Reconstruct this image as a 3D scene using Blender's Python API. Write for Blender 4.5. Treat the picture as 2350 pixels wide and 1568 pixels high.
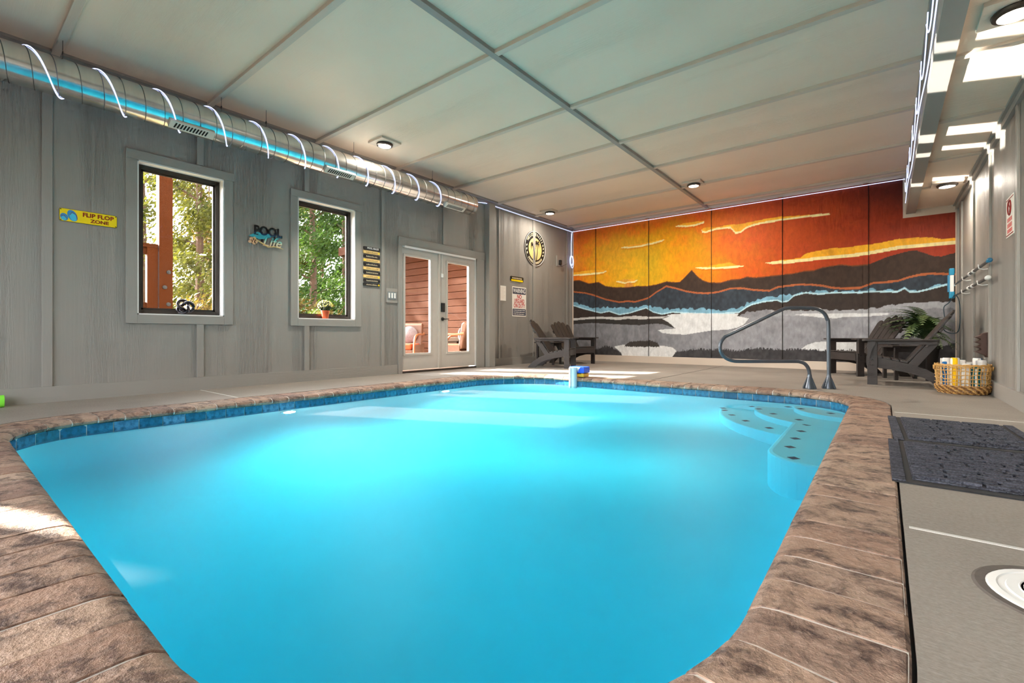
import bpy, bmesh, math, random
import numpy as np
from mathutils import Vector, Matrix

for _o in list(bpy.data.objects):
    bpy.data.objects.remove(_o)
S = bpy.context.scene
COL = S.collection
R = math.radians
rnd = random.Random(7)

# ------------------------------------------------------------------ camera
FLOOR_Z = 0.0
cam_d = bpy.data.cameras.new('camera')
cam_d.sensor_width = 36.0
cam_d.lens = 1069.0 / 2350.0 * 36.0
cam_d.shift_y = -16.0 / 2350.0
cam_d.clip_start = 0.02
cam_d.clip_end = 300
cam = bpy.data.objects.new('camera', cam_d)
cam.location = (0.0, 0.0, 0.6)
cam.rotation_euler = (R(90), 0, 0.6745)
COL.objects.link(cam)
S.camera = cam

# ------------------------------------------------------------------ world, sun, exposure
world = bpy.data.worlds.new('world')
S.world = world
world.use_nodes = True
wn = world.node_tree
wn.nodes.clear()
w_out = wn.nodes.new('ShaderNodeOutputWorld')
w_bg = wn.nodes.new('ShaderNodeBackground')
w_sky = wn.nodes.new('ShaderNodeTexSky')
w_sky.sky_type = 'NISHITA'
w_sky.sun_disc = False
w_sky.sun_elevation = R(31)
w_sky.sun_rotation = math.atan2(-1.0, -0.42)
w_sky.air_density = 1.0
w_sky.dust_density = 3.0
w_bg.inputs['Strength'].default_value = 1.0
w_hsv = wn.nodes.new('ShaderNodeHueSaturation')          # hazy, pale late-summer sky
w_hsv.inputs['Saturation'].default_value = 0.35
wn.links.new(w_sky.outputs[0], w_hsv.inputs['Color'])
wn.links.new(w_hsv.outputs[0], w_bg.inputs[0])
wn.links.new(w_bg.outputs[0], w_out.inputs[0])

sun_d = bpy.data.lights.new('sun', 'SUN')
sun_d.energy = 24.0
sun_d.color = (1.0, 0.93, 0.80)
sun_d.angle = R(0.8)
sun = bpy.data.objects.new('sun', sun_d)
sun.rotation_euler = Vector((1.0, 0.42, -0.60)).to_track_quat('-Z', 'Y').to_euler()
sun.location = (-12, -4, 9)
COL.objects.link(sun)

# sky portals in the glazed openings (no light of their own, they only guide sampling of the sky)
def portal(loc, d, w, h):
    ld = bpy.data.lights.new('sky_portal', 'AREA'); ld.shape = 'RECTANGLE'; ld.size = w; ld.size_y = h
    ld.cycles.is_portal = True
    o = bpy.data.objects.new('sky_portal', ld); COL.objects.link(o)
    o.location = loc; o.rotation_euler = Vector(d).to_track_quat('-Z', 'Z' if abs(d[2]) < 0.5 else 'Y').to_euler()
portal((-2.35, -2.30, 1.425), (0, 1, 0), 5.3, 2.35)
for y_, z_, w_, h_ in ((1.673, 1.57, 0.74, 1.5), (3.31, 1.57, 0.78, 1.5), (4.86, 1.06, 0.53, 1.54), (5.76, 1.06, 0.53, 1.54)):
    portal((-5.93, y_, z_), (1, 0, 0), w_, h_)

# added unseen lamps imitate sun mirrored off water: bright bars on soffit and wall
def add_glint_lamp(y_soffit, width, height, power):
    d = Vector((1.0, 0.42, 0.60)).normalized()
    tgt = Vector((0.60, y_soffit + 0.10, 2.53))
    ld = bpy.data.lights.new('glint_standin_lamp', 'AREA'); ld.shape = 'RECTANGLE'
    ld.size = width; ld.size_y = height; ld.spread = R(1.2); ld.energy = power; ld.color = (1.0, 0.94, 0.84)
    o = bpy.data.objects.new('glint_standin_lamp', ld); COL.objects.link(o)
    o.rotation_euler = d.to_track_quat('-Z', 'Y').to_euler()
    o.location = tgt - d*2.6
for a in ((4.16, 0.13, 0.62, 1.0), (4.62, 0.48, 0.62, 3.6), (5.99, 0.22, 0.62, 1.7), (6.51, 0.13, 0.62, 1.0), (7.75, 0.16, 0.62, 1.2)):
    add_glint_lamp(*a)

VS = S.view_settings
VS.view_transform = 'Standard'
VS.look = 'None'
VS.gamma = 1.0
VS.use_curve_mapping = False
VS.exposure = 1.05
S.display_settings.display_device = 'sRGB'
cy = S.cycles
cy.use_denoising = True
cy.max_bounces = 7
cy.diffuse_bounces = 4
cy.glossy_bounces = 3
cy.transmission_bounces = 5
cy.transparent_max_bounces = 8
cy.use_adaptive_sampling = True
cy.adaptive_threshold = 0.06
cy.adaptive_min_samples = 12
cy.volume_bounces = 0
cy.sample_clamp_indirect = 6.0
cy.caustics_reflective = True
cy.caustics_refractive = True
cy.blur_glossy = 0.5

# ------------------------------------------------------------------ room dimensions (metres)
XL, XR, YB, YR, ZC = -5.795, 0.853, 9.515, -2.2, 3.107
SOF_X, SOF_Z = 0.28, 2.53            # bulkhead on the right: face and underside
WIN = [(1.285, 2.062, 0.80, 2.335), (2.901, 3.72, 0.80, 2.335)]       # y0 y1 z0 z1
WIN3 = (-1.50, -1.25, 0.80, 2.49)
DOOR = (4.53, 6.20, 0.0, 1.97)
CASE = 0.09

# ------------------------------------------------------------------ helpers
def lin(r, g, b):
    def f(c):
        c /= 255.0
        return c / 12.92 if c <= 0.04045 else ((c + 0.055) / 1.055) ** 2.4
    return (f(r), f(g), f(b), 1.0)

class MB:
    """collects polygons, builds ONE mesh object"""
    def __init__(self):
        self.v = []; self.f = []
    def add(self, vs, fs):
        n = len(self.v)
        self.v += [tuple(p) for p in vs]
        self.f += [tuple(i + n for i in f) for f in fs]
        return self
    def box(self, x0, x1, y0, y1, z0, z1):
        return self.add([(x0,y0,z0),(x1,y0,z0),(x1,y1,z0),(x0,y1,z0),(x0,y0,z1),(x1,y0,z1),(x1,y1,z1),(x0,y1,z1)],
                        [(0,3,2,1),(4,5,6,7),(0,1,5,4),(1,2,6,5),(2,3,7,6),(3,0,4,7)])
    def obox(self, c, u, v, w, su, sv, sw):
        c = Vector(c); u = Vector(u).normalized()*su/2; v = Vector(v).normalized()*sv/2; w = Vector(w).normalized()*sw/2
        ps = [c+a*u+b*v+d*w for d in (-1,1) for a,b in ((-1,-1),(1,-1),(1,1),(-1,1))]
        return self.add(ps, [(0,3,2,1),(4,5,6,7),(0,1,5,4),(1,2,6,5),(2,3,7,6),(3,0,4,7)])
    def prism(self, pts, a, b, axis='z'):
        """polygon (p,q) extruded from a to b along axis"""
        def m(p, h):
            return {'z': (p[0],p[1],h), 'y': (p[0],h,p[1]), 'x': (h,p[0],p[1])}[axis]
        n = len(pts)
        vs = [m(p, a) for p in pts] + [m(p, b) for p in pts]
        fs = [tuple(range(n-1,-1,-1)), tuple(range(n, 2*n))]
        fs += [(i, (i+1)%n, n+(i+1)%n, n+i) for i in range(n)]
        return self.add(vs, fs)
    def tube(self, path, r, n=8, closed=False, cap=True, up=(0,0,1)):
        path = [Vector(p) for p in path]
        rs = r if isinstance(r, (list, tuple)) else [r]*len(path)
        m = len(path); vs = []
        prev = None
        for i, p in enumerate(path):
            if closed:
                t = path[(i+1)%m] - path[i-1]
            else:
                t = path[min(i+1, m-1)] - path[max(i-1, 0)]
            t.normalize()
            if prev is None:
                a = Vector(up)
                if abs(a.dot(t)) > 0.95: a = Vector((1,0,0)) if abs(t.x) < 0.9 else Vector((0,1,0))
                a = (a - t*a.dot(t)).normalized()
            else:
                a = (prev - t*prev.dot(t)).normalized()
            prev = a
            b = t.cross(a)
            for k in range(n):
                th = 2*math.pi*k/n
                vs.append(p + (a*math.cos(th) + b*math.sin(th))*rs[i])
        fs = []
        segs = m if closed else m-1
        for i in range(segs):
            j = (i+1) % m
            for k in range(n):
                k2 = (k+1) % n
                fs.append((i*n+k, i*n+k2, j*n+k2, j*n+k))
        if cap and not closed:
            fs.append(tuple(range(n-1,-1,-1))); fs.append(tuple((m-1)*n+k for k in range(n)))
        return self.add(vs, fs)
    def lathe(self, prof, n=24, c=(0,0,0), axis='z'):
        """prof: (r, h) list from bottom to top"""
        vs = []; fs = []
        for r_, h in prof:
            for k in range(n):
                th = 2*math.pi*k/n
                p = (r_*math.cos(th), r_*math.sin(th), h)
                if axis == 'x': p = (p[2], p[0], p[1])
                if axis == 'y': p = (p[1], p[2], p[0])
                vs.append((p[0]+c[0], p[1]+c[1], p[2]+c[2]))
        m = len(prof)
        for i in range(m-1):
            for k in range(n):
                k2 = (k+1) % n
                fs.append((i*n+k, i*n+k2, (i+1)*n+k2, (i+1)*n+k))
        if prof[0][0] > 1e-6: fs.append(tuple(range(n-1,-1,-1)))
        if prof[-1][0] > 1e-6: fs.append(tuple((m-1)*n+k for k in range(n)))
        return self.add(vs, fs)
    def mesh(self, name, mat=None, smooth=False):
        me = bpy.data.meshes.new(name)
        me.from_pydata(self.v, [], self.f)
        me.update()
        if mat: me.materials.append(mat)
        if smooth:
            me.shade_smooth()
            me.set_sharp_from_angle(angle=R(smooth if smooth is not True else 40))
        return me
    def build(self, name, mat=None, parent=None, smooth=False, bevel=0):
        o = bpy.data.objects.new(name, self.mesh(name, mat, smooth))
        COL.objects.link(o)
        if parent: o.parent = parent
        if bevel:
            b = o.modifiers.new('bevel', 'BEVEL'); b.width = bevel; b.segments = 2; b.limit_method = 'ANGLE'
        return o

def inst(name, me, parent=None, loc=(0,0,0), rot=(0,0,0)):
    o = bpy.data.objects.new(name, me); COL.objects.link(o)
    o.location = loc; o.rotation_euler = rot
    if parent: o.parent = parent
    return o
def tag(o, label, cat=None, group=None, kind=None):
    o['label'] = label
    if cat: o['category'] = cat
    if group: o['group'] = group
    if kind: o['kind'] = kind
    return o
def thing(name, label, cat, loc=(0,0,0), rz=0.0, group=None):
    o = bpy.data.objects.new(name, None); COL.objects.link(o)
    o.empty_display_size = 0.1
    o.location = loc; o.rotation_euler = (0,0,rz)
    return tag(o, label, cat, group)
def struct(o, label):
    o['kind'] = 'structure'; o['label'] = label
    return o

def rects(y0, y1, z0, z1, holes):
    """rectangle minus holes as a list of rectangles"""
    ys = sorted({y0, y1, *[min(max(h[i], y0), y1) for h in holes for i in (0,1)]})
    out = []
    for a, b in zip(ys, ys[1:]):
        if b - a < 1e-5: continue
        m = (a+b)/2
        hs = sorted((max(h[2], z0), min(h[3], z1)) for h in holes if h[0] < m < h[1])
        z = z0
        for p, q in hs:
            if q <= p: continue
            if p > z + 1e-5: out.append((a, b, z, p))
            z = max(z, q)
        if z < z1 - 1e-5: out.append((a, b, z, z1))
    return out

# ------------------------------------------------------------------ materials
def new_mat(name):
    m = bpy.data.materials.new(name); m.use_nodes = True
    nt = m.node_tree; nt.nodes.clear()
    out = nt.nodes.new('ShaderNodeOutputMaterial')
    return m, nt, out
def N(nt, t, **kw):
    n = nt.nodes.new(t)
    for k, v in kw.items(): setattr(n, k, v)
    return n
def coords(nt, scale=(1,1,1), rot=(0,0,0), kind='Object'):
    tc = N(nt, 'ShaderNodeTexCoord'); mp = N(nt, 'ShaderNodeMapping')
    mp.inputs['Scale'].default_value = scale; mp.inputs['Rotation'].default_value = rot
    nt.links.new(tc.outputs[kind], mp.inputs['Vector'])
    return mp.outputs[0]
def noise(nt, vec, scale=5, detail=4, rough=0.55, dist=0.0):
    n = N(nt, 'ShaderNodeTexNoise')
    n.inputs['Scale'].default_value = scale; n.inputs['Detail'].default_value = detail
    n.inputs['Roughness'].default_value = rough; n.inputs['Distortion'].default_value = dist
    nt.links.new(vec, n.inputs['Vector'])
    return n.outputs['Fac']
def ramp(nt, fac, stops):
    r = N(nt, 'ShaderNodeValToRGB')
    e = r.color_ramp.elements
    while len(e) < len(stops): e.new(0.5)
    for el, (p, c) in zip(e, stops):
        el.position = p; el.color = c
    nt.links.new(fac, r.inputs[0])
    return r.outputs[0]
def mixc(nt, fac, a, b, mode='MIX'):
    m = N(nt, 'ShaderNodeMix', data_type='RGBA', blend_type=mode)
    for sock, val in ((m.inputs[0], fac), (m.inputs[6], a), (m.inputs[7], b)):
        if isinstance(val, (int, float, tuple)): sock.default_value = val
        else: nt.links.new(val, sock)
    return m.outputs[2]
def bump(nt, h, strength=0.3, dist=0.01):
    b = N(nt, 'ShaderNodeBump'); b.inputs['Strength'].default_value = strength; b.inputs['Distance'].default_value = dist
    nt.links.new(h, b.inputs['Height'])
    return b.outputs[0]
def bsdf(nt, out, col=None, rough=0.5, metal=0.0, normal=None, spec=0.5, emis=None, estr=0.0):
    p = N(nt, 'ShaderNodeBsdfPrincipled')
    def put(s, v):
        if v is None: return
        if isinstance(v, (int, float, tuple)): p.inputs[s].default_value = v
        else: nt.links.new(v, p.inputs[s])
    put('Base Color', col); put('Roughness', rough); put('Metallic', metal); put('Specular IOR Level', spec)
    if normal is not None: nt.links.new(normal, p.inputs['Normal'])
    if emis is not None:
        put('Emission Color', emis); put('Emission Strength', estr)
    nt.links.new(p.outputs[0], out.inputs['Surface'])
    return p
def plain(name, c, rough=0.5, metal=0.0, var=0.06, spec=0.5, vscale=12):
    m, nt, out = new_mat(name)
    v = coords(nt); f = noise(nt, v, vscale, 3)
    a = tuple(min(1, x*(1-var)) for x in c[:3]) + (1,); b = tuple(min(1, x*(1+var)) for x in c[:3]) + (1,)
    bsdf(nt, out, mixc(nt, f, a, b), rough, metal, None, spec)
    return m
def emit(name, c, strength):
    m, nt, out = new_mat(name)
    e = N(nt, 'ShaderNodeEmission'); e.inputs[0].default_value = c; e.inputs[1].default_value = strength
    nt.links.new(e.outputs[0], out.inputs['Surface'])
    m.cycles.emission_sampling = 'NONE'
    return m
def paint(name, c, grain=(22, 22, 0.8), strength=0.75, rough=0.45, spec=0.4):
    """painted wood-grain siding: embossed long grain"""
    m, nt, out = new_mat(name)
    v = coords(nt, grain)
    n1 = noise(nt, v, 1.6, 6, 0.6, 0.8)
    n2 = noise(nt, coords(nt, tuple(g*2.6 for g in grain)), 1.2, 4, 0.6, 0.2)
    w = N(nt, 'ShaderNodeMath', operation='MULTIPLY'); w.inputs[1].default_value = 14.0
    nt.links.new(n1, w.inputs[0])
    fr = N(nt, 'ShaderNodeMath', operation='PINGPONG'); fr.inputs[1].default_value = 1.0
    nt.links.new(w.outputs[0], fr.inputs[0])
    mask = ramp(nt, noise(nt, coords(nt, tuple(g*0.12 for g in grain)), 1.0, 2), [(0.45,(0,0,0,1)),(0.62,(1,1,1,1))])
    h = N(nt, 'ShaderNodeMath', operation='MULTIPLY'); nt.links.new(fr.outputs[0], h.inputs[0]); nt.links.new(mask, h.inputs[1])
    h2 = N(nt, 'ShaderNodeMath', operation='MULTIPLY_ADD'); nt.links.new(n2, h2.inputs[0]); h2.inputs[1].default_value = 0.35; nt.links.new(h.outputs[0], h2.inputs[2])
    f = noise(nt, coords(nt), 1.3, 3)
    a = tuple(x*0.93 for x in c[:3]) + (1,); b = tuple(x*1.06 for x in c[:3]) + (1,)
    bsdf(nt, out, mixc(nt, f, a, b), rough, 0, bump(nt, h2.outputs[0], strength, 0.005), spec)
    return m

GREY = lin(146, 142, 136)
M = {}
M['wall'] = paint('grey_siding_vertical', GREY)
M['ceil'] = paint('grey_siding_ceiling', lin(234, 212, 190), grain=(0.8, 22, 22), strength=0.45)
M['trim'] = paint('grey_trim_vertical', lin(150, 146, 140), strength=0.3)
M['trimh'] = paint('grey_trim_horizontal', lin(150, 146, 140), grain=(22, 0.8, 22), strength=0.3)
M['trimx'] = paint('grey_trim_cross', lin(206, 190, 174), grain=(0.8, 22, 22), strength=0.3)
M['dooor'] = plain('grey_door_paint', lin(186, 180, 172), 0.4)
M['black'] = plain('black_satin', (0.012, 0.012, 0.013, 1), 0.4)
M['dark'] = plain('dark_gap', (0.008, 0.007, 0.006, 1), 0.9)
M['white'] = plain('white_gloss', (0.82, 0.82, 0.80, 1), 0.35, var=0.02)
M['jamb'] = plain('white_window_liner', (0.72, 0.70, 0.68, 1), 0.4, var=0.03)
M['bronze'] = plain('dark_bronze_frame', (0.035, 0.026, 0.02, 1), 0.35)
M['steel'] = plain('brushed_steel', (0.75, 0.75, 0.75, 1), 0.3, 1.0)
M['led'] = emit('led_strip_glow', (0.50, 0.58, 1.0, 1), 1.15)
M['ledoff'] = plain('led_silicone_sleeve', (0.75, 0.80, 0.9, 1), 0.3)
M['lamp'] = emit('lamp_diffuser_glow', (1.0, 0.88, 0.72, 1), 22.0)

def concrete():
    m, nt, out = new_mat('brushed_concrete')
    v = coords(nt)
    a = noise(nt, v, 1.1, 5, 0.6)
    b = noise(nt, coords(nt, (4, 160, 4)), 1.0, 3)
    c = noise(nt, v, 90, 3)
    col = ramp(nt, a, [(0.25, lin(120,112,104)), (0.5, lin(138,130,122)), (0.8, lin(154,147,139))])
    col = mixc(nt, 0.22, col, ramp(nt, c, [(0.3, lin(92,86,80)), (0.7, lin(170,163,154))]))
    h = N(nt, 'ShaderNodeMath', operation='MULTIPLY_ADD'); nt.links.new(b, h.inputs[0]); h.inputs[1].default_value = 0.7; nt.links.new(c, h.inputs[2])
    bsdf(nt, out, col, 0.62, 0, bump(nt, h.outputs[0], 0.25, 0.004), 0.35)
    return m
M['concrete'] = concrete()
M['caulk'] = plain('pale_joint_sealant', lin(205, 203, 198), 0.7, var=0.12, vscale=60)
M['grout'] = plain('pale_mortar', lin(216, 208, 200), 0.85, var=0.15, vscale=40)

def coping_mat():
    m, nt, out = new_mat('weathered_brick_coping')
    oi = N(nt, 'ShaderNodeObjectInfo')
    v = coords(nt)
    off = N(nt, 'ShaderNodeVectorMath', operation='ADD')
    sc = N(nt, 'ShaderNodeVectorMath', operation='SCALE'); sc.inputs['Scale'].default_value = 37.0
    nt.links.new(oi.outputs['Random'], sc.inputs[0]); nt.links.new(v, off.inputs[0]); nt.links.new(sc.outputs[0], off.inputs[1])
    vv = off.outputs[0]
    base = ramp(nt, oi.outputs['Random'], [(0.0, lin(132,102,86)), (0.3, lin(160,134,115)), (0.55, lin(146,116,98)), (0.8, lin(172,148,128)), (1.0, lin(120,92,80))])
    n1 = noise(nt, vv, 11, 6, 0.7, 0.4)
    n2 = noise(nt, vv, 48, 4, 0.7)
    st = ramp(nt, n1, [(0.46, (0,0,0,1)), (0.62, (0.95,0.95,0.95,1))])
    col = mixc(nt, st, base, lin(70, 52, 46))
    col = mixc(nt, ramp(nt, n2, [(0.50,(0,0,0,1)),(0.75,(0.6,0.6,0.6,1))]), col, lin(186,160,144))
    h = N(nt, 'ShaderNodeMath', operation='ADD'); nt.links.new(n1, h.inputs[0]); nt.links.new(n2, h.inputs[1])
    bsdf(nt, out, col, 0.6, 0, bump(nt, h.outputs[0], 0.8, 0.008), 0.35)
    return m
M['coping'] = coping_mat()
def tile_mat():
    m, nt, out = new_mat('blue_slate_tile')
    oi = N(nt, 'ShaderNodeObjectInfo')
    base = ramp(nt, oi.outputs['Random'], [(0.0, lin(22,84,118)), (0.35, lin(46,122,160)), (0.7, lin(30,98,140)), (1.0, lin(86,142,178))])
    n1 = noise(nt, coords(nt), 24, 4, 0.6)
    col = mixc(nt, ramp(nt, n1, [(0.4,(0,0,0,1)),(0.7,(1,1,1,1))]), base, lin(16,58,84))
    bsdf(nt, out, col, 0.25, 0, bump(nt, n1, 0.2, 0.003), 0.5)
    return m
M['tile'] = tile_mat()
def plaster_mat():
    m, nt, out = new_mat('pale_blue_pool_plaster')
    n1 = noise(nt, coords(nt), 3, 4)
    col = mixc(nt, n1, (0.46, 0.82, 0.84, 1), (0.56, 0.90, 0.92, 1))
    bsdf(nt, out, col, 0.7, 0, None, 0.2)
    return m
M['plaster'] = plaster_mat()
def water_mat():
    m, nt, out = new_mat('clear_pool_water')
    # faintly rippled surface: refraction stays clear, the mirror image is blurred away
    rf = N(nt, 'ShaderNodeBsdfRefraction'); rf.inputs['IOR'].default_value = 1.33; rf.inputs['Roughness'].default_value = 0.0
    gl = N(nt, 'ShaderNodeBsdfGlossy'); gl.inputs['Roughness'].default_value = 0.45
    fr = N(nt, 'ShaderNodeFresnel'); fr.inputs['IOR'].default_value = 1.33
    g = N(nt, 'ShaderNodeMixShader')
    fs = N(nt, 'ShaderNodeMath', operation='MULTIPLY'); fs.inputs[1].default_value = 0.40; nt.links.new(fr.outputs[0], fs.inputs[0])
    nt.links.new(fs.outputs[0], g.inputs[0]); nt.links.new(rf.outputs[0], g.inputs[1]); nt.links.new(gl.outputs[0], g.inputs[2])
    va = N(nt, 'ShaderNodeVolumeAbsorption'); va.inputs['Color'].default_value = (0.01, 0.82, 0.905, 1); va.inputs['Density'].default_value = 1.0
    nt.links.new(g.outputs[0], out.inputs['Surface']); nt.links.new(va.outputs[0], out.inputs['Volume'])
    return m
M['water'] = water_mat()
def glass_mat():
    m, nt, out = new_mat('window_glass')
    t = N(nt, 'ShaderNodeBsdfTransparent'); g = N(nt, 'ShaderNodeBsdfGlossy'); g.inputs['Roughness'].default_value = 0.0
    fr = N(nt, 'ShaderNodeFresnel'); fr.inputs['IOR'].default_value = 1.45
    mx = N(nt, 'ShaderNodeMixShader')
    ge = N(nt, 'ShaderNodeNewGeometry'); inv = N(nt, 'ShaderNodeMath', operation='SUBTRACT'); inv.inputs[0].default_value = 1.0
    nt.links.new(ge.outputs['Backfacing'], inv.inputs[1])          # the rear face of the thin pane only lets light out
    mu = N(nt, 'ShaderNodeMath', operation='MULTIPLY'); nt.links.new(fr.outputs[0], mu.inputs[0]); nt.links.new(inv.outputs[0], mu.inputs[1])
    nt.links.new(mu.outputs[0], mx.inputs[0]); nt.links.new(t.outputs[0], mx.inputs[1]); nt.links.new(g.outputs[0], mx.inputs[2])
    nt.links.new(mx.outputs[0], out.inputs['Surface'])
    return m
M['glass'] = glass_mat()
def duct_mat():
    m, nt, out = new_mat('galvanised_spiral_duct')
    n1 = noise(nt, coords(nt, (1, 6, 1)), 3, 3)
    bsdf(nt, out, mixc(nt, n1, (0.55,0.54,0.52,1), (0.80,0.79,0.77,1)), 0.22, 1.0)
    return m
M['duct'] = duct_mat()
M['poly'] = paint('charcoal_lumber', lin(58, 52, 50), grain=(3, 30, 30), strength=0.25, rough=0.42)
M['rail'] = plain('dark_grey_rail', lin(88, 94, 102), 0.28, 0.35)
M['mat'] = None

# ================================================================== SETTING
# ---- pool outline: rounded rectangle, wall line; offset d > 0 is away from the water
PX0, PX1, PY0, PY1 = -4.53, -0.21, 0.26, 5.67
PR = [(PX1, PY0, 0.88, 270), (PX1, PY1, 0.62, 0), (PX0, PY1, 0.95, 90), (PX0, PY0, 0.52, 180)]
def outline(d=0.0, step=0.05):
    """list of (x, y, nx, ny) counter-clockwise, roughly every `step` m on arcs and straights"""
    pts = []
    for (cx, cy_, r, a0) in PR:
        sx = 1 if cx == PX1 else -1; sy = 1 if cy_ == PY1 else -1
        ox, oy = cx - sx*r, cy_ - sy*r
        n = max(6, int(r*math.pi/2/step))
        for i in range(n+1):
            a = R(a0 + 90*i/n)
            pts.append((ox+r*math.cos(a), oy+r*math.sin(a), math.cos(a), math.sin(a)))
    return [(x+nx*d, y+ny*d, nx, ny) for x, y, nx, ny in pts]
_dense = []
_o = outline(0, 0.02)
for i, p in enumerate(_o):
    q = _o[(i+1) % len(_o)]
    L_ = math.hypot(q[0]-p[0], q[1]-p[1]); k = max(1, int(L_/0.02))
    for j in range(k):
        t = j/k; nx, ny = p[2]+(q[2]-p[2])*t, p[3]+(q[3]-p[3])*t; l = math.hypot(nx, ny)
        _dense.append((p[0]+(q[0]-p[0])*t, p[1]+(q[1]-p[1])*t, nx/l, ny/l))
_cum = [0.0]
for i in range(len(_dense)):
    q = _dense[(i+1) % len(_dense)]; p = _dense[i]
    _cum.append(_cum[-1] + math.hypot(q[0]-p[0], q[1]-p[1]))
PERIM = _cum[-1]
_cumn = np.array(_cum)
def on_edge(s):
    s %= PERIM
    i = min(int(np.searchsorted(_cumn, s, 'right'))-1, len(_dense)-1)
    p = _dense[i]; q = _dense[(i+1) % len(_dense)]
    t = (s-_cum[i])/max(1e-9, _cum[i+1]-_cum[i])
    nx, ny = p[2]+(q[2]-p[2])*t, p[3]+(q[3]-p[3])*t; l = math.hypot(nx, ny)
    return p[0]+(q[0]-p[0])*t, p[1]+(q[1]-p[1])*t, nx/l, ny/l

def ring_slab(rect, hole, z0, z1, name, mat):
    bm = bmesh.new()
    def loop(ps, z):
        vs = [bm.verts.new((x, y, z)) for x, y in ps]
        return vs, [bm.edges.new((vs[i], vs[(i+1) % len(vs)])) for i in range(len(vs))]
    ov, oe = loop(rect, z1); hv, he = loop(hole, z1)
    bmesh.ops.triangle_fill(bm, use_beauty=True, use_dissolve=False, edges=oe+he)
    for vs in (ov, hv):
        lo = [bm.verts.new((v.co.x, v.co.y, z0)) for v in vs]
        n = len(vs)
        for i in range(n):
            bm.faces.new((vs[i], vs[(i+1) % n], lo[(i+1) % n], lo[i]))
    bmesh.ops.recalc_face_normals(bm, faces=bm.faces)
    me = bpy.data.meshes.new(name); bm.to_mesh(me); bm.free()
    for p in me.polygons:
        if abs(p.normal.z) > 0.9 and p.normal.z < 0: p.flip()
    me.materials.append(mat)
    o = bpy.data.objects.new(name, me); COL.objects.link(o)
    return o

hole = [(x, y) for x, y, _, _ in outline(0.257)]
floor = ring_slab([(XL-0.2, YR-0.2), (XR+0.2, YR-0.2), (XR+0.2, YB+0.2), (XL-0.2, YB+0.2)], hole, -0.12, 0.0, 'floor', M['concrete'])
struct(floor, 'pale brushed concrete deck around the swimming pool')
for a in ((0.06, XR, 1.905, 0.016), (XL, -4.80, 1.83, 0.014), (0.06, XR, 4.66, 0.008), (XL, -4.80, 4.6, 0.008)):
    MB().box(a[0], a[1], a[2]-a[3]/2, a[2]+a[3]/2, -0.001, 0.0015).build('joint', M['caulk'], floor)
MB().box(-2.405, -2.395, 5.95, YB, -0.001, 0.0012).build('joint', M['dark'], floor)

# ---- walls
def siding_wall(name, label, axis, pos, inner, u0, u1, z0, z1, cuts, holes, mat, thick=0.16):
    """axis 'x': wall plane x=pos along y; axis 'y': plane y=pos along x. inner = +1/-1 direction of the room"""
    def bx(mb, a, b, c, d, h0, h1):
        lo, hi = sorted((pos+inner*h0, pos+inner*h1))
        return mb.box(lo, hi, a, b, c, d) if axis == 'x' else mb.box(a, b, lo, hi, c, d)
    back = MB()
    for a, b, c, d in rects(u0, u1, z0, z1, holes): bx(back, a, b, c, d, -thick, -0.02)
    w = struct(back.build(name, mat), label)
    edges = [u0] + [c for c in cuts if u0 < c < u1] + [u1]
    for a, b in zip(edges, edges[1:]):
        mb = MB()
        for r_ in rects(a+0.001, b-0.001, z0, z1, holes): bx(mb, *r_, -0.02, 0.0)
        if mb.v: mb.build('panel', mat, w)
    return w, bx
LB = [-1.75, -0.55, 0.65, 1.83, 3.02, 4.18, 5.41, 6.72, 7.98, 9.2]
lholes = [WIN[0], WIN[1], WIN3, (DOOR[0], DOOR[1], -0.2, DOOR[3])]
wall_left, bxl = siding_wall('wall_left', 'long grey board-and-batten wall with the windows and glazed doors', 'x', XL, 1, YR, YB, 0.0, ZC, LB, lholes, M['wall'])
def batten(wall, bx, u, w, z0, z1, t=0.02, name='batten', mat=None):
    return bx(MB(), u-w/2, u+w/2, z0, z1, 0.0, t).build(name, mat or M['trim'], wall, bevel=0.003)
WT, WBm = 2.43, 0.71
for u, w, z0, z1 in [(-1.75,0.065,0.14,ZC),(-0.55,0.065,0.14,ZC),(0.65,0.068,0.14,ZC),(1.83,0.066,WT,ZC),(1.83,0.066,0.14,WBm),
                     (3.02,0.066,WT,ZC),(3.02,0.066,0.14,WBm),(4.18,0.05,0.14,ZC),(5.41,0.065,2.11,ZC),
                     (6.84,0.05,0.14,ZC),(7.98,0.08,0.14,ZC),(9.30,0.06,0.14,ZC),(9.465,0.09,0.14,ZC)]:
    batten(wall_left, bxl, u, w, z0, z1)
col_mb = MB().box(XL, XL+0.12, 6.43, 6.60, 0.0, 3.02)
struct(col_mb.build('trim_1', M['trim'], bevel=0.004), 'square grey boxed post on the wall beside the glazed doors')
b_left = MB()
for a, b in ((YR, 4.44), (6.60, YB)): b_left.box(XL, XL+0.022, a, b, 0.0, 0.14)
struct(b_left.build('baseboard_left', M['trimh']), 'grey baseboard along the long window wall')
tr2 = MB().box(XL, XL+0.03, YR, YB, ZC-0.10, ZC).box(XL, XL+0.09, YR, YB, ZC-0.025, ZC)
struct(tr2.build('trim_2', M['trimh']), 'grey crown board where the window wall meets the ceiling')

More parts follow.
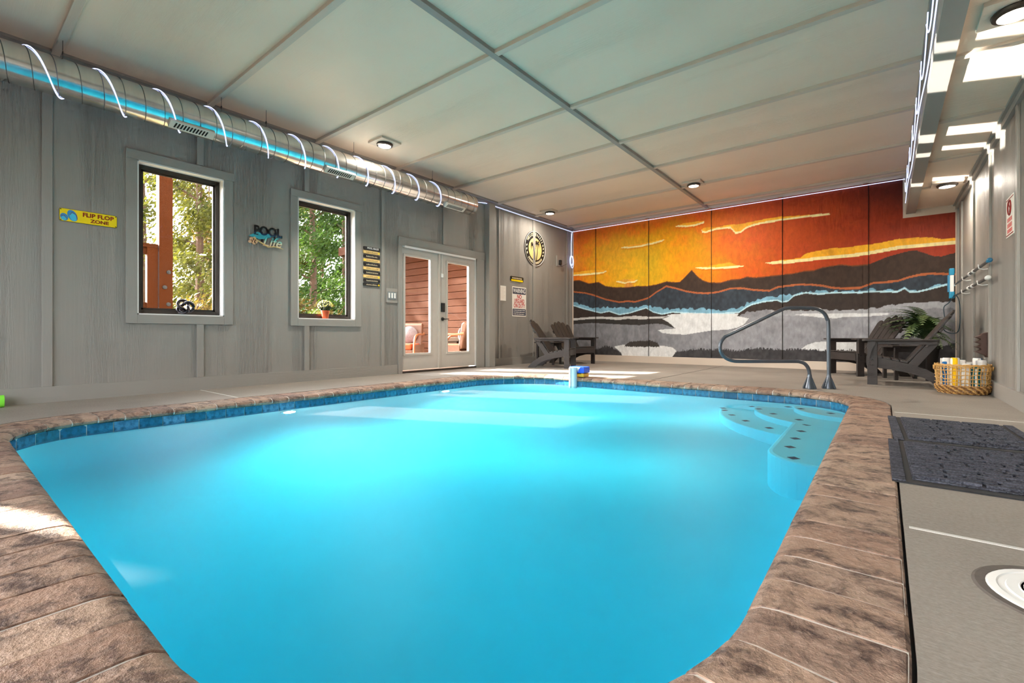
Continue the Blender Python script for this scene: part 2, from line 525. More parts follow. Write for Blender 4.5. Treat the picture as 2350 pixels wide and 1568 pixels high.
rcuts = [-1.6, -0.4, 0.6, 1.84, 3.06, 4.28, 5.50, 6.78, 7.90, 9.0]
wall_right, bxr = siding_wall('wall_right', 'grey board-and-batten wall behind the towel basket', 'x', XR, -1, YR, YB, 0.0, ZC, rcuts, [], M['wall'])
for u, w in ((-1.6,0.06),(-0.4,0.06),(0.6,0.06),(1.84,0.06),(3.06,0.06),(4.28,0.06),(5.50,0.065),(6.78,0.065),(7.90,0.07),(9.0,0.06),(9.44,0.07)):
    batten(wall_right, bxr, u, w, 0.14, SOF_Z-0.05)
struct(MB().box(XR-0.022, XR, YR, YB, 0.0, 0.14).build('baseboard_right', M['trimh']), 'grey baseboard under the wall with the pool poles')
struct(MB().box(XR-0.03, XR, YR, YB, SOF_Z-0.075, SOF_Z).box(XR-0.055, XR-0.03, YR, YB, SOF_Z-0.022, SOF_Z).build('trim_3', M['trimh']), 'grey corner board under the lowered soffit')

wall_rear, bxb = siding_wall('wall_rear', 'grey wall behind the viewpoint with an added wide glazed opening', 'y', YR, 1, XL, XR, 0.0, ZC, [-4.6,-3.4,-2.2,-1.0], [(-5.0, 0.3, 0.25, 2.6)], M['wall'])
r_win = thing('added_window_4', 'wide window added for daylight in the wall behind the viewpoint', 'window')  # added window, out of view, lets sky light fill the room from behind
del r_win['category']; r_win['kind'] = 'structure'
for x in (-5.0, -3.25, -1.5, 0.26): MB().box(x, x+0.05, YR-0.1, YR-0.04, 0.25, 2.6).build('frame', M['bronze'], r_win)
MB().box(-5.0, 0.3, YR-0.075, YR-0.069, 0.25, 2.6).build('pane', M['glass'], r_win)

# ---- ceiling with panels and battens
CB = [-1.73, -0.52, 0.697, 1.897, 3.13, 4.39, 5.58, 6.74, 7.95, 9.2]
LX = -2.708
ceiling = struct(MB().box(XL-0.2, XR+0.2, YR-0.2, YB+0.2, ZC+0.012, ZC+0.12).build('ceiling', M['ceil']), 'grey panelled ceiling above the pool')
ce = [YR] + CB + [YB]
for a, b in zip(ce, ce[1:]):
    for x0, x1 in ((XL, LX), (LX, SOF_X)):
        MB().box(x0+0.001, x1-0.001, a+0.001, b-0.001, ZC, ZC+0.012).build('panel', M['ceil'], ceiling)
for y in CB:
    for x0, x1 in ((XL+0.06, LX-0.03), (LX+0.03, SOF_X)):
        MB().box(x0, x1, y-0.028, y+0.028, ZC-0.034, ZC).build('batten', M['trimx'], ceiling)
MB().box(LX-0.03, LX+0.03, YR, YB, ZC-0.036, ZC).build('batten', M['trimh'], ceiling)
MB().box(XL, SOF_X, YB-0.07, YB, ZC-0.025, ZC).build('batten', M['trimx'], ceiling)
# ---- soffit (bulkhead) along the right wall
soffit = struct(MB().box(SOF_X+0.03, XR, YR, YB, SOF_Z+0.012, ZC).build('soffit', M['ceil']), 'lowered grey soffit above the poles and towel basket')
SB = [-0.6, 0.65, 1.87, 3.1, 4.45, 5.70, 6.93, 8.17]
se = [YR] + SB + [YB]
for a, b in zip(se, se[1:]):
    MB().box(SOF_X+0.09, XR-0.001, a+0.001, b-0.001, SOF_Z, SOF_Z+0.012).build('panel', M['ceil'], soffit)
for y in SB: MB().box(SOF_X+0.09, XR-0.03, y-0.03, y+0.03, SOF_Z-0.02, SOF_Z).build('batten', M['trimx'], soffit)
MB().box(SOF_X, SOF_X+0.095, YR, YB, SOF_Z-0.055, SOF_Z+0.012).build('beam', M['trimh'], soffit)
MB().box(SOF_X, SOF_X+0.03, YR, YB, SOF_Z+0.012, ZC).build('fascia', M['wall'], soffit)
MB().box(SOF_X-0.02, SOF_X, YR, YB, ZC-0.06, ZC).build('fascia_board', M['trimh'], soffit)
MB().box(SOF_X-0.02, SOF_X, YR, YB, SOF_Z-0.055, SOF_Z+0.02).build('fascia_board', M['trimh'], soffit)

# ---- back wall carrying the mural
MURAL = {
  'ridge1': [(-5.77,1.873), (-5.59,1.880), (-5.34,1.783), (-5.08,1.795), (-4.91,1.695), (-4.70,1.655), (-4.41,1.637), (-4.14,1.645), (-3.93,1.631), (-3.72,1.654), (-3.52,1.700), (-3.37,1.675), (-3.24,1.673), (-3.12,1.785), (-3.01,1.895), (-2.89,1.750), (-2.79,1.668), (-2.68,1.623), (-2.48,1.602), (-2.29,1.645), (-2.11,1.651), (-2.00,1.680), (-1.85,1.653), (-1.66,1.663), (-1.47,1.670), (-1.25,1.683), (-1.07,1.713), (-0.95,1.711), (-0.83,1.750), (-0.68,1.765), (-0.56,1.774), (-0.40,1.739), (-0.29,1.743), (-0.18,1.746), (-0.07,1.791), (0.03,1.835), (0.18,1.873), (0.30,1.899), (0.39,1.897), (0.48,1.848), (0.58,1.791), (0.67,1.776), (0.75,1.798), (0.84,1.819)],
  'ridge2': [(-5.77,1.610), (-5.43,1.559), (-5.21,1.499), (-4.91,1.388), (-4.57,1.308), (-4.37,1.325), (-4.21,1.300), (-3.91,1.366), (-3.72,1.493), (-3.52,1.594), (-3.33,1.540), (-3.12,1.466), (-2.92,1.423), (-2.70,1.401), (-2.51,1.417), (-2.29,1.470), (-2.08,1.463), (-1.88,1.419), (-1.63,1.389), (-1.51,1.443), (-1.33,1.462), (-1.15,1.471), (-0.97,1.454), (-0.83,1.429), (-0.68,1.382), (-0.50,1.359), (-0.31,1.360), (-0.14,1.426), (-0.01,1.430), (0.16,1.437), (0.30,1.488), (0.44,1.517), (0.58,1.519), (0.84,1.490)],
  'mist_top': [(-5.77,1.359), (-5.47,1.275), (-5.21,1.206), (-4.86,1.213), (-4.53,1.182), (-4.21,1.171), (-3.95,1.234), (-3.76,1.155), (-3.47,1.127), (-3.12,1.115), (-2.79,1.104), (-2.48,1.060), (-2.29,1.086), (-2.08,1.111), (-2.00,1.188), (-1.82,1.243), (-1.66,1.266), (-1.51,1.290), (-1.39,1.292), (-1.25,1.307), (-1.07,1.342), (-0.88,1.330), (-0.68,1.319), (-0.50,1.323), (-0.31,1.298), (-0.16,1.331), (-0.01,1.294), (0.14,1.286), (0.21,1.308), (0.24,1.333), (0.28,1.291), (0.40,1.270), (0.54,1.314), (0.67,1.370), (0.84,1.358)],
  'mist_bot': [(-5.77,1.287), (-5.47,1.196), (-5.29,1.150), (-5.03,1.084), (-4.82,1.116), (-4.57,1.033), (-4.33,1.064), (-4.14,1.113), (-3.95,1.161), (-3.80,1.066), (-3.61,1.018), (-3.40,1.054), (-3.12,1.029), (-2.79,1.003), (-2.48,1.001), (-2.29,1.005), (-2.14,1.011), (-2.00,1.108), (-1.91,1.152), (-1.74,1.192), (-1.51,1.213), (-1.43,1.173), (-1.33,1.190), (-1.25,1.277), (-1.07,1.321), (-0.88,1.286), (-0.68,1.299), (-0.31,1.279), (-0.16,1.289), (0.16,1.266), (0.25,1.319), (0.30,1.258), (0.40,1.252), (0.54,1.288), (0.73,1.341), (0.84,1.321)],
  'grey_top': [(-5.77,0.842), (-5.25,0.882), (-4.61,0.845), (-4.10,0.812), (-3.76,0.843), (-3.58,0.854), (-3.44,0.775), (-3.33,0.721), (-3.12,0.840), (-2.48,0.961), (-2.14,0.953), (-2.00,1.029), (-1.74,1.052), (-1.33,1.038), (-1.07,1.021), (-0.83,1.022), (-0.50,1.011), (-0.23,1.016), (-0.03,1.050), (0.18,1.082), (0.48,1.109), (0.84,1.093)],
  'white_band': [(-5.77,0.983), (-5.34,1.002), (-5.03,1.006), (-4.61,0.985), (-4.21,1.005), (-3.91,0.979), (-3.61,0.972), (-3.47,0.986), (-3.61,0.937), (-3.91,0.932), (-3.98,0.919), (-4.37,0.942), (-4.61,0.921), (-4.95,0.954), (-5.25,0.960), (-5.77,0.931)],
  'dark_hump': [(-5.77,0.931), (-5.25,0.960), (-4.95,0.954), (-4.61,0.921), (-4.37,0.942), (-3.98,0.919), (-3.69,0.913), (-3.54,0.875), (-3.44,0.792), (-3.33,0.721), (-3.58,0.812), (-3.76,0.832), (-4.10,0.801), (-4.61,0.826), (-5.25,0.866), (-5.77,0.842)],
  'lake': [(-3.51,1.008), (-3.12,1.029), (-2.48,1.001), (-2.14,1.001), (-2.17,0.947), (-1.97,0.901), (-2.05,0.791), (-2.17,0.728), (-2.35,0.691), (-2.60,0.682), (-2.92,0.633), (-3.12,0.600), (-3.40,0.607), (-3.61,0.635), (-3.70,0.689), (-3.61,0.706), (-3.33,0.721), (-3.47,0.846), (-3.61,0.926), (-3.47,0.969)],
  'strip': [(-1.23,0.951), (-1.02,0.969), (-0.76,0.953), (-0.50,0.954), (-0.23,0.946), (0.08,0.938), (0.03,0.912), (-0.23,0.891), (-0.50,0.897), (-0.64,0.872), (-0.83,0.885), (-0.95,0.908), (-1.13,0.933)],
  'trees': [(-5.77,0.155), (-5.38,0.196), (-5.21,0.208), (-5.03,0.290), (-4.84,0.320), (-4.65,0.247), (-4.51,0.168), (-3.91,0.021), (-3.44,0.080), (-3.33,0.216), (-3.19,0.254), (-2.92,0.294), (-2.66,0.283), (-2.48,0.304), (-2.17,0.278), (-1.88,0.332), (-1.66,0.321), (-1.47,0.309), (-1.20,0.330), (-0.95,0.320), (-0.76,0.310), (-0.50,0.316), (-0.14,0.324), (0.28,0.361), (0.84,0.448)],
  'lagoon': [(-4.70,0.334), (-4.49,0.375), (-3.91,0.365), (-3.61,0.369), (-3.40,0.337), (-3.31,0.269), (-3.37,0.181), (-3.44,0.087), (-4.49,0.067), (-4.53,0.205), (-4.61,0.260)],
  'island': [(-4.45,0.345), (-4.33,0.432), (-4.14,0.453), (-3.87,0.462), (-3.72,0.421), (-3.67,0.350), (-3.67,0.329), (-4.45,0.326)],
  'mound': [(-1.14,0.346), (-1.05,0.422), (-0.93,0.468), (-0.78,0.484), (-0.36,0.487), (-0.23,0.433), (-0.20,0.331), (-0.83,0.320)],
  'c1': [(-3.36,2.805), (-3.19,2.843), (-2.99,2.847), (-2.77,2.837), (-2.77,2.791), (-2.96,2.757), (-3.12,2.764)],
  'c2': [(-2.82,2.670), (-2.76,2.705), (-2.57,2.678), (-2.32,2.688), (-2.08,2.679), (-1.94,2.689), (-1.74,2.705), (-1.47,2.709), (-1.07,2.677), (-0.73,2.657), (-0.72,2.627), (-1.07,2.633), (-1.47,2.633), (-1.74,2.627), (-1.91,2.605), (-2.02,2.574), (-2.11,2.507), (-2.20,2.503), (-2.25,2.573), (-2.29,2.619), (-2.54,2.631), (-2.73,2.590), (-2.81,2.611)],
  'c3': [(-4.56,2.512), (-4.29,2.555), (-3.95,2.549), (-3.72,2.572), (-3.56,2.573), (-3.61,2.533), (-3.83,2.500), (-4.06,2.480), (-4.33,2.474)],
  'c4': [(-5.77,2.063), (-5.47,2.078), (-5.03,2.071), (-4.87,2.027), (-4.97,1.981), (-5.29,1.976), (-5.77,1.982)],
  'c5': [(-4.67,1.775), (-4.45,1.815), (-4.14,1.773), (-4.21,1.724), (-4.45,1.710)],
  'c6': [(-2.96,1.932), (-2.70,1.935), (-2.48,1.964), (-2.29,1.973), (-2.17,1.903), (-2.02,1.880), (-2.17,1.861), (-2.48,1.865), (-2.79,1.887)],
  'c7': [(-1.70,1.906), (-1.52,1.926), (-1.33,1.931), (-1.15,1.943), (-1.07,2.009), (-0.97,2.028), (-0.71,2.056), (-0.54,2.051), (-0.23,2.056), (-0.03,2.073), (0.18,2.106), (0.44,2.093), (0.56,2.078), (0.67,2.038), (0.84,2.036), (0.84,1.940), (0.67,1.940), (0.38,1.943), (0.18,1.940), (-0.03,1.915), (-0.23,1.889), (-0.47,1.879), (-0.83,1.881), (-1.13,1.866), (-1.39,1.861), (-1.60,1.875)],
  'sun': [(-4.35,1.622)],
}

def smooth_noise(x, z, seed, fx, fz):
    """cheap value noise (bilinear) for the brush mottling of the painted sky"""
    g = np.random.RandomState(seed).rand(64, 64)
    u = (x*fx) % 63; v = (z*fz) % 63
    i = u.astype(int); j = v.astype(int); a = u-i; b = v-j
    a = a*a*(3-2*a); b = b*b*(3-2*b)
    return (g[i,j]*(1-a)+g[i+1,j]*a)*(1-b) + (g[i,j+1]*(1-a)+g[i+1,j+1]*a)*b
def LC(r, g, b): return np.array(lin(r, g, b)[:3])
def in_poly(x, z, poly):
    c = np.zeros(x.shape, bool); n = len(poly)
    for i in range(n):
        x0, z0 = poly[i]; x1, z1 = poly[(i+1) % n]
        if z0 == z1: continue
        t = ((z0 > z) != (z1 > z)) & (x < (x1-x0)*(z-z0)/(z1-z0)+x0)
        c ^= t
    return c
def mural_colour(x, z):
    n1 = smooth_noise(x+7, z+3, 1, 2.2, 2.2); n2 = smooth_noise(x+7, z+3, 2, 7, 9); n3 = smooth_noise(x+7, z+3, 3, 24, 16)
    mot = (n1*0.5+n2*0.33+n3*0.17)-0.5
    def line(k): return np.interp(x, [p[0] for p in MURAL[k]], [p[1] for p in MURAL[k]])
    # sky: yellow round the sun, orange, then dark red to the far side and the top edge
    sx, sz = MURAL['sun'][0]
    d = np.sqrt(((x-sx-0.2)/1.0)**2 + ((z-sz-0.35)/0.85)**2) + mot*1.3 + np.clip(z-2.65, 0, 1)*1.6 - np.clip(sz+0.1-z, 0, 1)*0.4
    stops = [0.0, 0.9, 1.7, 2.6, 3.8, 5.0, 6.0]
    cols = np.array([LC(240,190,30), LC(234,164,16), LC(228,118,18), LC(206,84,20), LC(166,58,22), LC(132,42,22), LC(96,34,24)])
    c = np.stack([np.interp(d, stops, cols[:, k]) for k in range(3)], -1)
    lowred = np.clip((x+1.2)/1.5, 0, 1)*np.clip((2.35-z)/0.5, 0, 1)
    c = c*(1-0.6*lowred[..., None]) + LC(186,66,34)*0.6*lowred[..., None]
    top = np.clip((x+0.6)/0.8, 0, 1)*np.clip((z-2.45)/0.4, 0, 1)
    c = c*(1-0.75*top[..., None]) + LC(74,32,28)*0.75*top[..., None]
    c *= (1+mot*0.5)[..., None]
    # clouds: orange body, pale lower edge
    for k in ('c1','c2','c3','c4','c5','c6','c7'):
        P = MURAL[k]; s = in_poly(x, z, P)
        s_up = in_poly(x, z-(0.055 if k == 'c7' else 0.035), P)
        body = LC(250,176,40) if k != 'c5' else LC(240,170,60)
        c[s] = (body*(0.85+0.4*n2[s][:, None]))
        c[s & ~s_up] = LC(255,236,170)
        halo = in_poly(x, z+0.03, P) & ~s
        c[halo] = c[halo]*0.75 + LC(200,60,20)*0.25
    s = (x-sx)**2+(z-sz-0.005)**2 < 0.11**2
    c[s] = LC(226,150,60)
    # receding ridges
    r1, r2 = line('ridge1'), line('ridge2')
    s = z < r1; c[s] = LC(64,48,40)*(0.85+0.4*n3[s][:, None])
    s = (z < r1) & (z > r1-0.018) & (x < -0.2); c[s] = LC(120,66,34)
    s = (z < r2+0.022) & (z > r2-0.012); c[s] = LC(178,98,58)
    s = z <= r2-0.012; c[s] = LC(54,62,72)*(0.75+0.55*n3[s][:, None])
    jag = smooth_noise(x+9, z*0+1, 5, 22, 1)*0.05
    mt, mb_ = line('mist_top')+jag-0.02, line('mist_bot')
    s = (z < mt) & (z > mb_); c[s] = LC(128,178,204)*(0.75+0.45*n2[s][:, None])
    s = (z < mb_+0.02) & (z > mb_-0.006); c[s] = LC(190,226,238)
    s = z < mb_-0.006; c[s] = LC(60,50,46)*(0.85+0.35*n3[s][:, None])
    gt = line('grey_top')+jag*0.6-0.02
    s = z < gt
    g = np.interp(x, [-5.8,-3.0,-1.5,0.0,0.9], [0.75,1.0,1.15,1.2,0.8])*(0.72+0.55*(n2*0.6+n3*0.4))
    c[s] = LC(140,140,146)*g[s][:, None]
    fade = s & (z > gt-0.10) & (x > -1.6); c[fade] = c[fade]*0.6 + LC(190,192,198)*0.4
    s = in_poly(x, z, MURAL['dark_hump']); c[s] = LC(58,54,52)
    s = in_poly(x, z, MURAL['white_band']); c[s] = LC(206,204,202)
    for k in ('lake','strip','mound'):
        s = in_poly(x, z, MURAL[k]); c[s] = LC(226,228,230)*(0.93+0.1*n2[s][:, None])
    tj = np.abs(smooth_noise(x+9, z*0+2, 8, 60, 1)-0.5)*0.09
    s = z < line('trees')+tj; c[s] = LC(62,60,62)*(0.8+0.5*n3[s][:, None])
    s = in_poly(x, z, MURAL['lagoon']); c[s] = LC(224,224,224)
    s = in_poly(x, z-tj*0.5, MURAL['island']); c[s] = LC(66,60,56)
    return np.clip(c, 0, 1)
def mural_mat():
    m, nt, out = new_mat('hand_painted_mural')
    at = N(nt, 'ShaderNodeAttribute', attribute_name='paint')
    n1 = noise(nt, coords(nt, (1, 1, 0.5)), 18, 5, 0.65, 0.6)
    n2 = noise(nt, coords(nt, (40, 40, 1.2)), 1.5, 5, 0.6, 0.6)
    k = ramp(nt, n1, [(0.3, (0.80,0.80,0.80,1)), (0.7, (1.12,1.12,1.12,1))])
    bsdf(nt, out, mixc(nt, 1.0, at.outputs['Color'], k, 'MULTIPLY'), 0.55, 0, bump(nt, n2, 0.5, 0.004), 0.25)
    return m
M['mural'] = mural_mat()
def painted(name, x0, x1, z0, z1, y, depth, parent, cell=0.0105):
    nx = max(1, int(round((x1-x0)/cell))); nz = max(1, int(round((z1-z0)/cell)))
    gx, gz = np.meshgrid(np.linspace(x0, x1, nx+1), np.linspace(z0, z1, nz+1))
    co = np.stack([gx.ravel(), np.full(gx.size, y), gz.ravel()], -1)
    i = (np.arange(nz)[:, None]*(nx+1) + np.arange(nx)[None, :]).ravel()
    quads = np.stack([i, i+1, i+nx+2, i+nx+1], -1)
    # skirt: four border strips back to the wall give the board its thickness
    n = len(co)
    corners = [(x0,y,z0),(x1,y,z0),(x1,y,z1),(x0,y,z1),(x0,y+depth,z0),(x1,y+depth,z0),(x1,y+depth,z1),(x0,y+depth,z1)]
    co = np.vstack([co, corners])
    sk = [(n,n+4,n+5,n+1),(n+1,n+5,n+6,n+2),(n+2,n+6,n+7,n+3),(n+3,n+7,n+4,n)]
    faces = np.vstack([quads, sk])
    me = bpy.data.meshes.new(name)
    me.vertices.add(len(co)); me.vertices.foreach_set('co', co.astype(np.float32).ravel())
    me.loops.add(faces.size); me.loops.foreach_set('vertex_index', faces.astype(np.int32).ravel())
    me.polygons.add(len(faces)); me.polygons.foreach_set('loop_start', np.arange(0, faces.size, 4, dtype=np.int32))
    me.update(calc_edges=True)
    col = np.ones((len(co), 4), np.float32); col[:, :3] = mural_colour(co[:, 0], co[:, 2])
    ca = me.color_attributes.new('paint', 'FLOAT_COLOR', 'POINT'); ca.data.foreach_set('color', col.ravel())
    me.materials.append(M['mural'])
    o = bpy.data.objects.new(name, me); COL.objects.link(o); o.parent = parent
    return o
wall_back = struct(MB().box(XL-0.2, XR+0.2, YB+0.02, YB+0.16, 0.0, ZC).build('wall_back', M['wall']), 'end wall painted with a sunset mountain lake mural')
MX = [-5.745, -5.19, -3.936, -2.67, -1.46, -0.24, SOF_X-0.055]
MZT = ZC-0.055
for a, b in zip(MX, MX[1:]): painted('painted_panel', a, b, 0.14, MZT, YB, 0.02, wall_back)
painted('painted_panel', MX[-1], XR-0.03, 0.14, SOF_Z-0.11, YB, 0.02, wall_back)
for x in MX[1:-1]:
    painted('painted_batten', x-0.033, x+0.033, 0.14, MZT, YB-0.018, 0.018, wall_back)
    MB().box(x+0.033, x+0.040, YB-0.014, YB, 0.14, MZT).build('batten_shade_strip', M['dark'], wall_back)  # dark strip paints in the shade along each batten's unpainted side
MB().box(XL, XR, YB, YB+0.02, MZT, ZC).box(XL, MX[0], YB, YB+0.02, 0, MZT).box(MX[-1], XR, YB-0.004, YB+0.02, SOF_Z-0.11, MZT).box(XR-0.03, XR, YB, YB+0.02, 0, SOF_Z).build('border', M['trimx'], wall_back)
struct(MB().box(XL, XR, YB-0.022, YB, 0.0, 0.14).build('baseboard_back', M['trimx']), 'grey baseboard under the mural')

# ---- windows
def window(name, label, w):
    y0, y1, z0, z1 = w
    o = thing(name, label, 'window'); del o['category']; o['kind'] = 'structure'
    t = 0.022; c = CASE
    MB().box(XL, XL+t, y0-c, y0, z0-c, z1).build('casing_side', M['trim'], o, bevel=0.003)
    MB().box(XL, XL+t, y1, y1+c, z0-c, z1).build('casing_side', M['trim'], o, bevel=0.003)
    MB().box(XL, XL+t+0.004, y0-c, y1+c+0.015, z1, z1+c).build('casing_head', M['trimh'], o, bevel=0.003)
    MB().box(XL, XL+t, y0, y1, z0-c, z0).build('casing_sill', M['trimh'], o, bevel=0.003)
    l = 0.012; xo = XL-0.16
    MB().box(xo, XL+0.018, y0-0.0, y0+l, z0, z1).box(xo, XL+0.018, y1-l, y1, z0, z1).box(xo, XL+0.018, y0, y1, z1-l, z1).box(xo, XL+0.018, y0, y1, z0, z0+l).build('liner', M['jamb'], o)
    f = MB(); a, b = XL-0.13, XL-0.085
    y0 += l; y1 -= l; z0 += l; z1 -= l; k = 0.042
    f.box(a,b,y0,y0+k,z0,z1).box(a,b,y1-k,y1,z0,z1).box(a,b,y0+k,y1-k,z0,z0+k).box(a,b,y0+k,y1-k,z1-k,z1)
    f.build('frame', M['bronze'], o, bevel=0.003)
    g = MB(); a2, b2 = XL-0.118, XL-0.10; k2 = 0.02
    y0 += k; y1 -= k; z0 += k; z1 -= k
    g.box(a2,b2,y0,y0+k2,z0,z1).box(a2,b2,y1-k2,y1,z0,z1).box(a2,b2,y0,y1,z0,z0+k2).box(a2,b2,y0,y1,z1-k2,z1)
    g.build('sash', M['bronze'], o)
    MB().box(XL-0.111, XL-0.107, y0+k2, y1-k2, z0+k2, z1-k2).build('pane', M['glass'], o)
    return o
window('window_1', 'tall window with grey casing above the knot ornament', WIN[0])
window('window_2', 'tall window with grey casing holding the potted mums', WIN[1])
window('window_3', 'narrow window in the grey wall behind the viewpoint', WIN3)

# ---- glazed double door
door = thing('door_1', 'pair of grey glazed doors in a wide grey casing', 'door'); del door['category']; door['kind'] = 'structure'
d0, d1, _, dt = DOOR
MB().box(XL, XL+0.024, d0-0.075, d0, 0.0, dt).build('casing_side', M['trim'], door, bevel=0.003)
MB().box(XL, XL+0.024, d1, d1+0.21, 0.0, dt).build('casing_side', M['trim'], door, bevel=0.003)
MB().box(XL, XL+0.03, d0-0.075, d1+0.21, dt, dt+0.135).build('casing_head', M['trimh'], door, bevel=0.003)
MB().box(XL-0.16, XL, d0, d0+0.02, 0, dt).box(XL-0.16, XL, d1-0.02, d1, 0, dt).box(XL-0.16, XL, d0, d1, dt-0.02, dt).build('frame', M['jamb'], door)
MB().box(XL-0.16, XL+0.01, d0, d1, 0.0, 0.03).build('threshold', M['bronze'], door)
dm = 5.318
def leaf(y0, y1, g0, g1, gz0, gz1, lab):
    lf = MB(); x0, x1 = XL-0.055, XL-0.012
    for a, b, c, d in rects(y0, y1, 0.045, dt-0.024, [(g0, g1, gz0, gz1)]): lf.box(x0, x1, a, b, c, d)
    l = lf.build('door_leaf', M['dooor'], door)
    bd = MB(); k = 0.03
    for a, b, c, d in rects(g0-k, g1+k, gz0-k, gz1+k, [(g0+0.006, g1-0.006, gz0+0.006, gz1-0.006)]): bd.box(x1, x1+0.012, a, b, c, d)
    bd.build('glazing_bead', M['dooor'], l, bevel=0.004)
    MB().box(x0+0.018, x0+0.024, g0, g1, gz0, gz1).build('pane', M['glass'], l)
    return l
leaf(d0+0.022, dm-0.004, 4.60, 5.12, 0.30, 1.825, '')
lf2 = leaf(dm+0.004, d1-0.022, 5.50, 6.02, 0.30, 1.825, '')
MB().box(XL-0.012, XL+0.004, dm-0.03, dm+0.012, 0.045, dt-0.024).build('astragal', M['dooor'], door)
MB().box(XL-0.012, XL+0.02, dm+0.035, dm+0.105, 0.98, 1.13).build('keypad_lock', M['black'], lf2, bevel=0.006)
hd = MB().lathe([(0.03,0),(0.032,0.008),(0.012,0.012),(0.012,0.05)], 14, (XL-0.012, dm+0.07, 0.86), 'x')
hd.tube([(XL+0.035, dm+0.07, 0.86), (XL+0.04, dm+0.10, 0.86), (XL+0.04, dm+0.17, 0.862)], 0.009, 8)
hd.build('handle', M['black'], lf2, smooth=True)
MB().box(XL-0.012, XL+0.008, dm+0.035, dm+0.075, 1.56, 1.62).build('door_sensor', M['white'], lf2)
MB().tube([(XL+0.002, dm+0.05, 1.62), (XL+0.002, dm+0.048, 1.94)], 0.003, 5).build('sensor_wire', M['white'], lf2)
MB().box(XL+0.024, XL+0.045, d0+0.03, d1-0.05, dt-0.03, dt-0.0).build('drip_strip', M['jamb'], door)

# ================================================================== POOL
pool = thing('swimming_pool', 'rounded rectangular swimming pool with brick coping and blue waterline tiles', 'pool', (0,0,0))
def pool_z(y): return -1.15 - 0.35*max(0.0, min(1.0, (4.6-y)/3.0))
ol = outline(0.0, 0.06)
COVE = 0.45
sh = MB(); n = len(ol); vs = []
for x, y, nx, ny in ol:
    z = pool_z(y)
    vs += [(x, y, -0.05)] + [(x-nx*COVE*(1-math.cos(R(a_))), y-ny*COVE*(1-math.cos(R(a_))), z+COVE*(1-math.sin(R(a_)))) for a_ in (0, 15, 30, 45, 60, 75, 90)]
fs = []
for i in range(n):
    j = (i+1) % n
    for k in range(7): fs.append((i*8+k, i*8+k+1, j*8+k+1, j*8+k))
sh.add(vs, fs)
# floor as strips in y
inner = [(x-nx*COVE, y-ny*COVE) for x, y, nx, ny in ol]
base = len(sh.v); cxp, cyp = (PX0+PX1)/2, (PY0+PY1)/2
ringn = 6
for r_ in range(1, ringn):
    t = 1-r_/ringn
    sh.v += [(cxp+(x-cxp)*t, cyp+(y-cyp)*t, pool_z(cyp+(y-cyp)*t)) for x, y in inner]
for i in range(n):
    j = (i+1) % n
    sh.f.append((i*8+7, base+i, base+j, j*8+7))
    for r_ in range(ringn-2):
        a = base+r_*n; b = a+n
        sh.f.append((a+i, b+i, b+j, a+j))
sh.v.append((cxp, cyp, pool_z(cyp))); c0 = len(sh.v)-1; a = base+(ringn-2)*n
for i in range(n): sh.f.append((a+i, c0, a+(i+1) % n))
shell = sh.build('shell', M['plaster'], pool, smooth=60)
# steps fanned out of the far corner, bench along the deck side
def arc_step(r, z):
    c = (PX1-0.01, PY1-0.01); pts = [(c[0]+r*math.cos(R(a)), c[1]+r*math.sin(R(a))) for a in np.linspace(180, 270, 22)]
    pts = [(PX1-r-0.02, PY1+0.02)] + pts + [(PX1+0.02, PY1-r-0.02), (PX1+0.02, PY1+0.02)]
    o = MB().prism(pts, -1.6, z).build('step', M['plaster'], pool, bevel=0.025)
    return o
marks = {0: [(-0.78,5.56),(-0.66,5.50),(-0.40,5.36)], 1: [(-1.13,5.60),(-1.04,5.48),(-0.868,5.26),(-0.623,5.06)],
         2: [(-1.42,5.58),(-1.371,5.45),(-1.241,5.22),(-1.061,4.99),(-0.82,4.78)]}
mk = MB().prism([(-0.04,0),(0,-0.04),(0.04,0),(0,0.04)], 0, 0.004).mesh('step_marker', plain('dark_blue_marker_tile', lin(24,62,84), 0.3))
for k, (r_, z) in enumerate(((0.52,-0.32),(0.88,-0.55),(1.22,-0.80))):
    st = arc_step(r_, z)
    for x, y in marks[k]: inst('step_marker', mk, st, (x, y, z))
bp = [(PX1+0.02, 5.5), (-0.655, 5.5), (-0.655, 3.78)] + [(-0.655+0.32*(1-math.cos(R(a))), 3.78-0.30*math.sin(R(a))) for a in range(10, 91, 10)] + [(PX1+0.02, 3.48)]
bench = MB().prism(bp[::-1], -1.6, -0.557).build('bench', M['plaster'], pool, bevel=0.03)
for x, y in ((-0.535,4.845),(-0.541,4.529),(-0.543,4.217),(-0.537,3.91),(-0.475,3.61)): inst('step_marker', mk, bench, (x, y, -0.557))
# waterline tiles
gr = MB(); gv = []
for x, y, nx, ny in ol: gv += [(x-nx*0.003, y-ny*0.003, -0.05), (x-nx*0.003, y-ny*0.003, -0.205)]
gr.add(gv, [(2*i, 2*i+1, 2*((i+1) % n)+1, 2*((i+1) % n)) for i in range(n)])
gr.build('grout', M['grout'], pool)
nt_ = round(PERIM/0.153); tw = PERIM/nt_
tm = MB().box(-tw/2+0.003, tw/2-0.003, -0.010, 0.002, -0.15, -0.003).mesh('waterline_tile', M['tile'])
for i in range(nt_):
    x, y, nx, ny = on_edge((i+0.5)*tw)
    inst('waterline_tile', tm, pool, (x, y, -0.05), (0, 0, math.atan2(ny, nx)-math.pi/2))
